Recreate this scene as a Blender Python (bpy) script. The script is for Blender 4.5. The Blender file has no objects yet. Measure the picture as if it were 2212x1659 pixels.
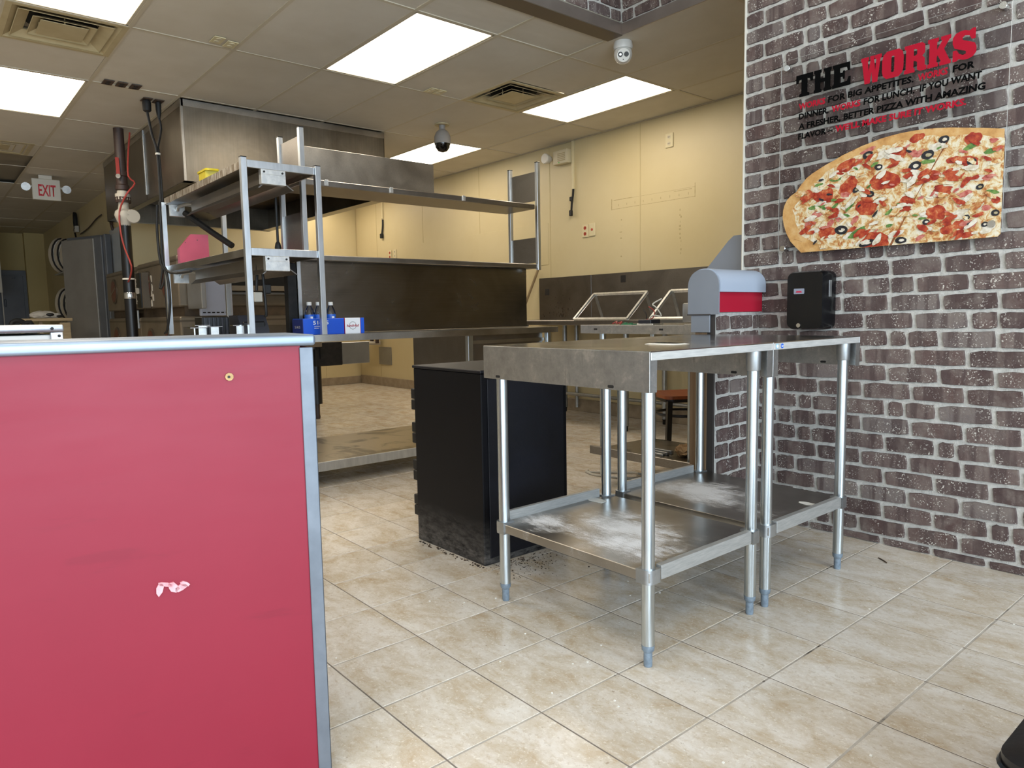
import bpy, bmesh, math, random
from mathutils import Vector, Matrix
random.seed(7)
SC = bpy.context.scene
C = SC.collection
pi = math.pi

# ---------------------------------------------------------------- camera
CAM = Vector((1.66167566, -1.21822313, 1.06941994))
R_ = Vector((0.64403306, 0.76479379, -0.01765978))
U_ = Vector((-0.06379076, 0.07669395, 0.99501195))
F_ = Vector((-0.76233336, 0.63969406, -0.09818022))
cd = bpy.data.cameras.new('camera'); cam = bpy.data.objects.new('camera', cd); C.objects.link(cam)
cd.sensor_width = 36.0; cd.sensor_fit = 'HORIZONTAL'; cd.lens = 1535.743 / 2212 * 36.0
cd.clip_start = 0.02; cd.clip_end = 100
cam.matrix_world = Matrix(((R_.x, U_.x, -F_.x, CAM.x), (R_.y, U_.y, -F_.y, CAM.y), (R_.z, U_.z, -F_.z, CAM.z), (0, 0, 0, 1)))
SC.camera = cam
SC.view_settings.view_transform = 'Standard'; SC.view_settings.look = 'None'
SC.view_settings.gamma = 1.0; SC.view_settings.use_curve_mapping = False
SC.view_settings.exposure = 0.0
SC.cycles.max_bounces = 8; SC.cycles.diffuse_bounces = 4; SC.cycles.glossy_bounces = 4
SC.cycles.transmission_bounces = 6; SC.cycles.transparent_max_bounces = 8
SC.cycles.caustics_reflective = False; SC.cycles.caustics_refractive = False
SC.cycles.sample_clamp_indirect = 6.0

# ---------------------------------------------------------------- world and daylight
w = bpy.data.worlds.new('daylight'); SC.world = w; w.use_nodes = True
w.node_tree.nodes['Background'].inputs[0].default_value = (0.72, 0.86, 1.0, 1)
w.node_tree.nodes['Background'].inputs[1].default_value = 1.0

def area_light(name, loc, rot, sx, sy, power, col):
    l = bpy.data.lights.new(name, 'AREA'); l.shape = 'RECTANGLE'; l.size = sx; l.size_y = sy
    l.energy = power; l.color = col
    o = bpy.data.objects.new(name, l); C.objects.link(o); o.location = loc; o.rotation_euler = rot
    return o
# daylight entering through the storefront panes (east wall and the street side behind the camera)
area_light('window_daylight', (5.05, -1.6, 1.55), (0, pi / 2, 0), 2.5, 6.4, 420, (0.70, 0.85, 1.0))
area_light('window_daylight', (2.6, -5.05, 1.55), (pi / 2, 0, 0), 4.4, 2.5, 50, (0.70, 0.85, 1.0))
# fill lights added under the unseen dining ceiling to brighten the floor
for lx, ly in ((.2, -1.2), (2.6, -1.2), (.2, -3.6), (2.6, -3.6), (2.8, .9)):
    area_light('dining_fill', (lx, ly, 3.80), (0, 0, 0), 1.2, .6, 22, (0.97, 0.98, 1.0))
for lx in (-4.0, -7.5):
    area_light('aisle_fill', (lx, -2.6, 2.84), (0, 0, 0), 1.2, .6, 22, (1.0, .93, .82))  # added out of view to lift the dark far left of the kitchen
LAMP = 10.0                      # emission of the troffer diffusers

# ---------------------------------------------------------------- material helpers
def lin(h):
    h = h.lstrip('#'); o = []
    for i in (0, 2, 4):
        c = int(h[i:i + 2], 16) / 255
        o.append(c / 12.92 if c <= 0.04045 else ((c + 0.055) / 1.055) ** 2.4)
    return (*o, 1)
MATS = {}
class NT:
    def __init__(s, name):
        s.m = bpy.data.materials.new(name); s.m.use_nodes = True; s.t = s.m.node_tree
        s.b = s.t.nodes['Principled BSDF']; s.n = s.t.nodes; MATS[name] = s.m
    def node(s, ty, **k):
        n = s.n.new(ty)
        for a, v in k.items():
            if a.startswith('i_'):
                n.inputs[a[2:].replace('_', ' ')].default_value = v
            else: setattr(n, a, v)
        return n
    def link(s, a, b): s.t.links.new(a, b)
    def coords(s, kind='Object', scale=(1, 1, 1), rand=False):
        tc = s.node('ShaderNodeTexCoord'); mp = s.node('ShaderNodeMapping'); mp.inputs['Scale'].default_value = scale
        s.link(tc.outputs[kind], mp.inputs[0])
        if rand:
            oi = s.node('ShaderNodeObjectInfo'); mu = s.node('ShaderNodeMath', operation='MULTIPLY'); mu.inputs[1].default_value = 91.7
            s.link(oi.outputs['Random'], mu.inputs[0]); cx = s.node('ShaderNodeCombineXYZ')
            for i in range(3): s.link(mu.outputs[0], cx.inputs[i])
            s.link(cx.outputs[0], mp.inputs['Location']); s.rnd = oi.outputs['Random']
        return mp.outputs[0]
    def noise(s, vec, scale, detail=4, rough=.55, dist=0):
        n = s.node('ShaderNodeTexNoise'); n.inputs['Scale'].default_value = scale; n.inputs['Detail'].default_value = detail
        n.inputs['Roughness'].default_value = rough; n.inputs['Distortion'].default_value = dist
        s.link(vec, n.inputs['Vector']); return n.outputs['Fac']
    def ramp(s, fac, stops):
        r = s.node('ShaderNodeValToRGB'); e = r.color_ramp.elements
        while len(e) > 1: e.remove(e[-1])
        e[0].position = stops[0][0]; e[0].color = stops[0][1]
        for p, c in stops[1:]:
            x = e.new(p); x.color = c
        s.link(fac, r.inputs[0]); return r.outputs[0]
    def mix(s, fac, a, b, mode='MIX'):
        n = s.node('ShaderNodeMix', data_type='RGBA', blend_type=mode)
        if isinstance(fac, (int, float)): n.inputs[0].default_value = fac
        else: s.link(fac, n.inputs[0])
        for i, v in ((6, a), (7, b)):
            if isinstance(v, tuple): n.inputs[i].default_value = v
            else: s.link(v, n.inputs[i])
        return n.outputs[2]
    def bump(s, h, strength=.2, dist=.01):
        b = s.node('ShaderNodeBump'); b.inputs['Strength'].default_value = strength; b.inputs['Distance'].default_value = dist
        s.link(h, b.inputs['Height']); s.link(b.outputs[0], s.b.inputs['Normal'])
    def col(s, c):
        if isinstance(c, tuple): s.b.inputs['Base Color'].default_value = c
        else: s.link(c, s.b.inputs['Base Color'])
    def pr(s, rough=.5, metal=0, spec=.5):
        s.b.inputs['Roughness'].default_value = rough; s.b.inputs['Metallic'].default_value = metal
        s.b.inputs['Specular IOR Level'].default_value = spec
W0 = (0, 0, 0, 1); W1 = (1, 1, 1, 1)

def paint(name, hexa, hexb=None, scale=4, rough=.5, metal=0, bump=0, bscale=120, stretch=(1, 1, 1), lo=.35, hi=.7, spec=.5):
    t = NT(name); t.pr(rough, metal, spec)
    if hexb:
        v = t.coords('Object', stretch); t.col(t.ramp(t.noise(v, scale), [(lo, lin(hexa)), (hi, lin(hexb))]))
    else: t.col(lin(hexa))
    if bump:
        v = t.coords('Object', stretch); t.bump(t.noise(v, bscale, 2), bump, .003)
    return t.m
def steel(name, hexa, hexb, rough=.32, stretch=(1, 1, 60), scale=3, blot=.0):
    """brushed stainless sheet: streaked grain plus faint wipe marks"""
    t = NT(name); t.pr(rough, 1.0)
    v = t.coords('Object', stretch); n = t.noise(v, scale, 5, .6)
    v2 = t.coords('Object'); n2 = t.noise(v2, 3.0, 4, .6, .8)
    c = t.ramp(n2, [(.35, lin(hexa)), (.68, lin(hexb))])
    t.col(t.mix(.18, c, n, 'OVERLAY'))
    mr = t.node('ShaderNodeMapRange'); mr.inputs[3].default_value = rough - .07; mr.inputs[4].default_value = rough + .12
    t.link(n2, mr.inputs[0]); t.link(mr.outputs[0], t.b.inputs['Roughness'])
    t.bump(n, .06, .002)
    return t.m
def emis(name, hexa, strength):
    t = NT(name); t.col(lin(hexa)); t.b.inputs['Emission Color'].default_value = lin(hexa); t.b.inputs['Emission Strength'].default_value = strength
    return t.m

# steel and metals
steel('stainless', '#a5a19a', '#bdb9b1', .30, (1, 60, 60))
steel('stainless_table', '#9c9a96', '#b0aeaa', .15, (60, 1, 60), 2)
steel('stainless_hood', '#7d766a', '#918a7d', .34, (40, 40, 1), 2)
steel('stainless_dark', '#85807a', '#97928b', .34, (60, 1, 60), 2)
steel('stainless_backsplash', '#77736c', '#87827a', .22, (60, 1, 60), 2)
t = NT('stainless_apron'); t.pr(.44, 1.0); v = t.coords('Object', (1, 1, 1), True)
c = t.ramp(t.noise(v, 17, 7, .78, .15), [(.34, lin('#9f9e9c')), (.50, lin('#adadab')), (.58, lin('#b6b5b2')), (.64, lin('#c6c4c0')), (.8, lin('#cbc9c5'))])
vd = t.coords('Object', (30, 30, 3), True); t.col(t.mix(t.ramp(t.noise(vd, 4, 4, .6), [(.60, W0), (.72, (.4, .4, .4, 1))]), c, lin('#77756f')))
paint('shelf_edge_lit', '#a9a9a6', '#bcbbb7', 20, .5, .6, 0, 1, (10, 1, 10))  # same steel as the tables, lightened: light on the shelf lips painted in
paint('stainless_lip_lit', '#c9c9c6', '#dddcd8', 20, .5, .55, 0, 1, (10, 1, 10))  # table steel again, with the daylight on its lips put into the colour
paint('galvanized', '#b9c1c4', '#d5dcdf', 60, .30, 1.0, 0, 1, (3, 3, .12))
paint('zinc_socket', '#a8acaf', '#bcc0c2', 20, .42, 1.0)
paint('trim_steel', '#6f757d', '#7d838b', 14, .5, .6)
paint('aluminium', '#c3c8cc', '#d9dde0', 30, .36, 1.0, 0, 1, (1, 1, .2))
paint('bright_bracket', '#d5d7d6', '#eeeeea', 40, .35, .85)
paint('chrome', '#d8dadb', None, rough=.12, metal=1)
paint('foot_plastic', '#6d7a86', '#8695a2', 60, .5)
paint('safe_black', '#06060a', '#10111a', 3, .42, 0, .15, 260, spec=.35)
paint('black_plastic', '#0a0b0d', None, rough=.36)
paint('black_gloss', '#090b0e', None, rough=.22)
paint('black_rubber', '#0c0c0c', '#191817', 30, .6)
paint('black_vinyl', '#08080a', '#0f0f12', 8, .4, 0, .2, 80)
paint('black_iron', '#131211', '#221f1d', 25, .5, .3)
paint('black_paint', '#100f10', None, rough=.35)
paint('slate_plastic', '#25272f', None, rough=.4)
# walls
def wall_mat(name, a, b, rough=.45):
    t = NT(name); t.pr(rough); v = t.coords('Object')
    c = t.ramp(t.noise(v, .9, 5, .6), [(.3, lin(a)), (.7, lin(b))])
    sp = t.ramp(t.noise(v, 14, 6, .7), [(.70, W0), (.80, W1)])
    t.col(t.mix(t.mix(.25, W0, sp), c, lin('#8b7a58')))
    t.bump(t.noise(v, 220, 2), .12, .002); return t.m
wall_mat('wall_cream', '#cbbb8f', '#d4c69e')
wall_mat('wall_yellow', '#c3ad70', '#ccb67a', .6)
paint('batten', '#c6b68b', None, rough=.5)
paint('glue_mark', '#c1b086', '#a8966b', 40, .7)
paint('baseboard_tile', '#8d7f6b', '#a3947e', 12, .4)
paint('white_wall', '#cfc8ba', None, rough=.6)
t = NT('ceiling_tile'); t.pr(.75); v = t.coords('Object', (1, 1, 1), True)
c = t.ramp(t.noise(v, 2.2, 5, .6), [(.3, lin('#cdc6b8')), (.7, lin('#d8d2c6'))])
hv = t.mix(.4, c, lin('#b3a78e')); t.col(t.mix(t.ramp(t.rnd, [(0, W0), (1, (.5, .5, .5, 1))]), c, hv)); t.bump(t.noise(v, 160, 2), .08, .002)
paint('ceiling_grid_paint', '#c6bca7', None, rough=.6)
paint('vent_paint', '#c2b48f', '#b4a47d', 6, .5)
paint('vent_dark', '#14110d', None, rough=.9)
paint('duct_foil', '#5d574c', None, rough=.5)
emis('lamp_diffuser', '#fff1dc', LAMP)
# brick
def brick_mat(name):
    t = NT(name); t.pr(.8, 0, .35); v = t.coords('Object', (1, 1, 1), True)
    base = t.ramp(t.rnd, [(0, lin('#4c3c39')), (.25, lin('#5e4a45')), (.5, lin('#695853')), (.72, lin('#56423e')), (1, lin('#746a66'))])
    n1 = t.noise(v, 13, 5, .65)
    c = t.mix(t.ramp(n1, [(.40, W0), (.68, (.8, .8, .8, 1))]), base, lin('#7f736b'))
    vs = t.coords('Object', (14, 14, 1.2), True)
    c = t.mix(t.ramp(t.noise(vs, 1.6, 2, .5), [(.47, W0), (.56, (.7, .7, .7, 1))]), c, lin('#4a3a38'))
    sp = t.noise(v, 150, 2, .5); sp2 = t.noise(v, 16, 2, .5)
    m = t.node('ShaderNodeMath', operation='MULTIPLY'); t.link(t.ramp(sp, [(.60, W0), (.66, W1)]), m.inputs[0]); t.link(t.ramp(sp2, [(.42, W0), (.66, W1)]), m.inputs[1])
    t.col(t.mix(m.outputs[0], c, lin('#d2cbc0')))
    t.bump(t.noise(v, 90, 5, .7), .55, .006)
brick_mat('brick')
t = NT('mortar'); t.pr(.9, 0, .2); v = t.coords('Object')
t.col(t.ramp(t.noise(v, 60, 4, .6), [(.3, lin('#bdb9b1')), (.7, lin('#dcd8d0'))])); t.bump(t.noise(v, 240, 4, .7), .8, .006)
# floor
t = NT('floor_tile'); t.pr(.27); v = t.coords('Object', (1, 1, 1), True)
vs = t.coords('Object', (2.6, 4.2, 1), True)
c = t.ramp(t.noise(vs, 2.4, 8, .68, .4), [(.30, lin('#bba689')), (.44, lin('#cbbfad')), (.56, lin('#d9d1c6')), (.72, lin('#e2ddd6'))])
c = t.mix(t.ramp(t.noise(vs, 13, 6, .75, .3), [(.50, W0), (.72, (.6, .6, .6, 1))]), c, lin('#b8a284'))
pit = t.noise(v, 75, 3, .6); c = t.mix(t.ramp(pit, [(.68, W0), (.74, (.55, .55, .55, 1))]), c, lin('#8a765c'))
c = t.mix(t.ramp(t.noise(v, 90, 4, .75), [(.56, W0), (.66, (.55, .55, .55, 1))]), c, lin('#efeae0'))
c = t.mix(t.ramp(t.noise(v, 70, 4, .75), [(.30, (.5, .5, .5, 1)), (.42, W0)]), c, lin('#a3927b'))
tone = t.mix(1.0, c, t.ramp(t.rnd, [(0, (.90, .89, .87, 1)), (1, (1.03, 1.02, 1.0, 1))]), 'MULTIPLY')
t.col(tone); t.bump(t.noise(v, 60, 5, .7), .08, .003)
t = NT('grout'); t.pr(.9); v = t.coords('Object')
t.col(t.ramp(t.noise(v, 4.0, 5, .7), [(.33, lin('#4a4138')), (.40, lin('#a39b90')), (.7, lin('#c5beb3'))])); t.bump(t.noise(v, 200, 3), .5, .004)
paint('grout_dark', '#6b6157', '#8d8378', 6, .9)
# red laminate with scuffs
t = NT('red_laminate'); t.pr(.42, 0, .45); v = t.coords('Object')
c = t.ramp(t.noise(v, 1.6, 4, .6), [(.3, lin('#84122b')), (.7, lin('#8b162f'))])
vb = t.coords('Object', (1, .25, 6)); sc_ = t.ramp(t.noise(vb, 3.5, 4, .6), [(.62, W0), (.70, (.35, .35, .35, 1))])
t.col(t.mix(sc_, c, lin('#760f26')))
mr = t.node('ShaderNodeMapRange'); mr.inputs[3].default_value = .42; mr.inputs[4].default_value = .58; t.link(t.noise(vb, 4, 4), mr.inputs[0]); t.link(mr.outputs[0], t.b.inputs['Roughness'])
paint('red_panel', '#ae1a32', None, rough=.4)
paint('red_metal', '#b02c47', '#bf3a54', 5, .45)
paint('red_metal_side', '#96303f', None, rough=.5)
paint('grey_panel', '#7d8188', '#868a91', 3, .45)
paint('grey_top', '#a9b3c2', None, rough=.38)
paint('wood_end', '#7c6247', '#8d7153', 8, .7, 0, 0, 1, (8, 8, .4))
paint('dark_strip', '#3a3430', None, rough=.7)
paint('wood_seat', '#7c3d20', '#94502b', 6, .35, 0, 0, 1, (1, 8, 1))
paint('wood_handle', '#8a7350', '#9c8560', 6, .6, 0, 0, 1, (8, 8, .4))
paint('wood_plank', '#b09872', '#c0a982', 6, .6, 0, 0, 1, (8, 1, 8))
paint('white_plastic', '#e4e1d8', None, rough=.4)
paint('offwhite_plastic', '#d3c9ac', None, rough=.45)
paint('cream_plate', '#d9cda6', None, rough=.45)
paint('brown_plate', '#4b3a2e', None, rough=.5)
paint('socket_dark', '#1d1a18', None, rough=.6)
paint('socket_red', '#b2452f', None, rough=.5)
paint('ink_black', '#050505', None, rough=.9, spec=.08)
paint('ink_red', '#a8142a', None, rough=.8, spec=.15)
paint('ink_white', '#f2f2f0', None, rough=.5)
paint('exit_face', '#d8d2c4', None, rough=.45)
paint('exit_red', '#c41222', None, rough=.4)
paint('box_blue', '#1550c6', '#1a58d0', 5, .45)
paint('box_dark_blue', '#1c2c6e', None, rough=.5)
paint('box_white', '#eeeef0', None, rough=.45)
paint('label_blue', '#1f5fc4', None, rough=.4)
paint('sticker_blue', '#8fbede', None, rough=.4)
paint('oven_steel', '#7a6f60', '#877c6b', 5, .42, .55)
paint('oven_dark', '#5b5246', '#665c4e', 5, .45, .5)
paint('panel_grey', '#8e8e8c', '#a1a1a0', 3, .35, .7)
paint('panel_lavender', '#9aa0b0', '#a4aabb', 3, .4, .4)
paint('soot', '#3f3428', '#5a4a38', 9, .6, .2)
paint('copper_brown', '#5b2f22', None, rough=.4)
paint('iron_brown', '#3a2a24', None, rough=.5)
paint('regulator_grey', '#b9b3a6', None, rough=.5)
paint('red_wire', '#a03a32', None, rough=.5)
paint('white_wire', '#d8d4c8', None, rough=.5)
paint('yellow_plastic', '#c9b40f', '#d8c522', 20, .4)
paint('cooler_door', '#8d8a84', '#9b9892', 2.5, .45, .25)
paint('counter_edge', '#8b98a8', '#9ba7b5', 6, .42, .75, 0, 1, (.6, 1, 1))
paint('cooler_frame', '#64676b', '#6f7276', 4, .5, .1)
paint('grey_door', '#6a6d73', '#73767c', 3, .55)
paint('frosted_panel', '#a3adb6', '#b3bcc4', 5, .35)
paint('pale_frame', '#b5b8ba', None, rough=.5)
paint('shell_white', '#cfc6b4', None, rough=.45)
paint('shell_black', '#1c1a1a', None, rough=.5)
paint('shell_green', '#243f31', None, rough=.5)
paint('bag_white', '#c8bfb0', '#d8d0c2', 10, .8)
paint('paper_brown', '#a07f58', '#b8956b', 20, .8)
paint('paper_white', '#e6e3da', None, rough=.8)
paint('tape_clear', '#d98a92', '#e7b9bd', 30, .25)
paint('chipboard', '#c9a877', '#8f6f47', 30, .8)
paint('crumb', '#2a221b', '#5a4632', 30, .9)
paint('pcb_green', '#3f7f57', None, rough=.4)
paint('camera_white', '#d8d6d0', None, rough=.35)
paint('pendant_grey', '#8f8b86', None, rough=.4)
paint('lens_black', '#050506', None, rough=.08)
paint('trim_metal', '#8e8279', '#9a8e85', 5, .35, .7)
paint('bulkhead_under', '#6a5d4e', None, rough=.5, metal=.4)
paint('checker_white', '#c9c3b8', None, rough=.5)
paint('led_green', '#6fd06a', None, rough=.4)
def glass(name, tint=(1, 1, 1, 1), ior=1.45, rough=0.0, mixf=.86):
    t = NT(name); out = t.n['Material Output']; t.n.remove(t.b)
    tr = t.node('ShaderNodeBsdfTransparent'); tr.inputs[0].default_value = tint
    gl = t.node('ShaderNodeBsdfGlossy'); gl.inputs['Roughness'].default_value = .03 + rough
    lw = t.node('ShaderNodeFresnel'); lw.inputs[0].default_value = ior
    mx = t.node('ShaderNodeMixShader'); t.link(lw.outputs[0], mx.inputs[0]); t.link(tr.outputs[0], mx.inputs[1]); t.link(gl.outputs[0], mx.inputs[2])
    t.link(mx.outputs[0], out.inputs[0])
glass('acrylic', (.985, .988, .99, 1), 1.16)
glass('bottle_clear', (.96, .98, 1, 1), 1.5)
glass('lid_clear', (.85, .86, .86, 1), 1.6)
# shelf steel with spilled flour
def flour_shelf(name, blobs):
    t = NT(name); v = t.coords('Object'); sep = t.node('ShaderNodeSeparateXYZ'); t.link(v, sep.inputs[0])
    n = t.noise(v, 7, 7, .7, .6); nf = t.noise(v, 420, 2, .6)
    vs = t.coords('Object', (5, 22, 1)); ns = t.noise(vs, 3, 5, .65, 1.2)
    acc = None
    for (bx, by, rx, ry, amp) in blobs:
        vm = t.node('ShaderNodeVectorMath', operation='SUBTRACT'); t.link(v, vm.inputs[0]); vm.inputs[1].default_value = (bx, by, 0)
        vd = t.node('ShaderNodeVectorMath', operation='MULTIPLY'); t.link(vm.outputs[0], vd.inputs[0]); vd.inputs[1].default_value = (1 / rx, 1 / ry, 0)
        ln = t.node('ShaderNodeVectorMath', operation='LENGTH'); t.link(vd.outputs[0], ln.inputs[0])
        mr = t.node('ShaderNodeMapRange'); mr.inputs[1].default_value = 1.2; mr.inputs[2].default_value = 0; mr.inputs[3].default_value = 0; mr.inputs[4].default_value = amp
        t.link(ln.outputs['Value'], mr.inputs[0])
        if acc is None: acc = mr.outputs[0]
        else:
            mm = t.node('ShaderNodeMath', operation='MAXIMUM'); t.link(acc, mm.inputs[0]); t.link(mr.outputs[0], mm.inputs[1]); acc = mm.outputs[0]
    def ma(op, a, b):
        k = t.node('ShaderNodeMath', operation=op)
        for i, x in enumerate((a, b)):
            if isinstance(x, (int, float)): k.inputs[i].default_value = x
            else: t.link(x, k.inputs[i])
        return k.outputs[0]
    e = ma('ADD', acc, ma('MULTIPLY', ma('SUBTRACT', n, .5), 1.5))
    e = ma('ADD', e, ma('MULTIPLY', ma('SUBTRACT', ns, .5), 1.1))
    e = ma('ADD', e, ma('MULTIPLY', ma('SUBTRACT', nf, .5), 1.5))
    fac = t.ramp(e, [(.30, W0), (.80, (.96, .96, .96, 1))])
    cst = t.ramp(t.noise(v, 3, 4), [(.35, lin('#8f8b85')), (.7, lin('#b3afa8'))])
    t.col(t.mix(fac, cst, lin('#e4e4e4')))
    iv = t.node('ShaderNodeInvert'); t.link(fac, iv.inputs['Color']); t.link(iv.outputs[0], t.b.inputs['Metallic'])
    mr = t.node('ShaderNodeMapRange'); mr.inputs[3].default_value = .30; mr.inputs[4].default_value = .9; t.link(fac, mr.inputs[0]); t.link(mr.outputs[0], t.b.inputs['Roughness'])
flour_shelf('floury_shelf_near', [(.03, .0, .30, .17, .95), (-.24, -.17, .24, .12, .8), (.14, -.14, .26, .16, .9), (-.05, .1, .24, .12, .6)])
flour_shelf('floury_shelf_far', [(-.12, -.02, .26, .2, 1.05), (-.02, -.1, .24, .14, .85), (.22, -.15, .24, .08, .5)])
t = NT('dirty_shelf'); v = t.coords('Object', (1, 1.2, 1)); t.pr(.3, 1)
t.col(t.mix(t.ramp(t.noise(v, 2.4, 6, .6, 1.0), [(.5, W0), (.58, (.8, .8, .8, 1))]), lin('#a29a8c'), lin('#4a4641')))
# worn edge of heated shelf
t = NT('worn_lip'); t.pr(.4, .8); v = t.coords('Object', (9, 1, 1.5))
t.col(t.ramp(t.noise(v, 6, 4, .7), [(.45, lin('#8d7d67')), (.6, lin('#d8d2c6'))]))
# black cabinet scuffed at the bottom
t = NT('safe_scuffed'); t.pr(.45, 0, .18); v = t.coords('Object'); sep = t.node('ShaderNodeSeparateXYZ'); t.link(v, sep.inputs[0])
mr = t.node('ShaderNodeMapRange'); mr.inputs[1].default_value = .02; mr.inputs[2].default_value = .20; mr.inputs[3].default_value = .55; mr.inputs[4].default_value = 0; t.link(sep.outputs[2], mr.inputs[0])
vs = t.coords('Object', (3, 3, 8)); k = t.node('ShaderNodeMath', operation='MULTIPLY'); t.link(mr.outputs[0], k.inputs[0]); t.link(t.ramp(t.noise(vs, 6, 7, .75), [(.35, W0), (.75, W1)]), k.inputs[1])
t.col(t.mix(k.outputs[0], lin('#07070b'), lin('#8f8a84'))); t.bump(t.noise(v, 300, 2), .15, .002)
# pizza print inks
t = NT('pizza_crust'); t.pr(.45); v = t.coords('Object')
c = t.ramp(t.noise(v, 16, 6, .65), [(.3, lin('#ab763c')), (.5, lin('#c99a5c')), (.72, lin('#d6b380'))])
t.col(t.mix(t.ramp(t.noise(v, 40, 4, .6), [(.62, W0), (.72, (.8, .8, .8, 1))]), c, lin('#9c5526')))
t = NT('pizza_cheese'); t.pr(.45); v = t.coords('Object')
c = t.ramp(t.noise(v, 26, 8, .74, .7), [(.30, lin('#7d3219')), (.40, lin('#a8602f')), (.47, lin('#c99f62')), (.54, lin('#d9cba8')), (.64, lin('#e0d8c6')), (.8, lin('#e6e1d6'))])
t.col(t.mix(t.ramp(t.noise(v, 55, 4, .65), [(.60, W0), (.70, (.85, .85, .85, 1))]), c, lin('#b4552c')))
t = NT('pizza_pepperoni'); t.pr(.4); v = t.coords('Object')
c = t.ramp(t.noise(v, 28, 6, .7), [(.3, lin('#71190f')), (.46, lin('#9c2c18')), (.58, lin('#b8552f')), (.68, lin('#cf9a68')), (.78, lin('#e2cda8'))]); t.col(c)
paint('pizza_olive', '#17161a', '#2a2b33', 60, .35)
paint('pizza_olive_core', '#8d7f5a', '#b9ab88', 60, .4)
paint('pizza_pepper', '#33602a', '#7c9a4c', 60, .4)
paint('pizza_ham', '#a8473f', '#cf8b78', 60, .4)
paint('pizza_mushroom', '#b9a98c', '#ded5c4', 60, .45, lo=.3, hi=.6)
paint('pizza_cut', '#6b3a1c', '#a0622f', 40, .6)
t = NT('soffit_dark'); t.pr(.8); t.col(lin('#8f8778'))

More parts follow.
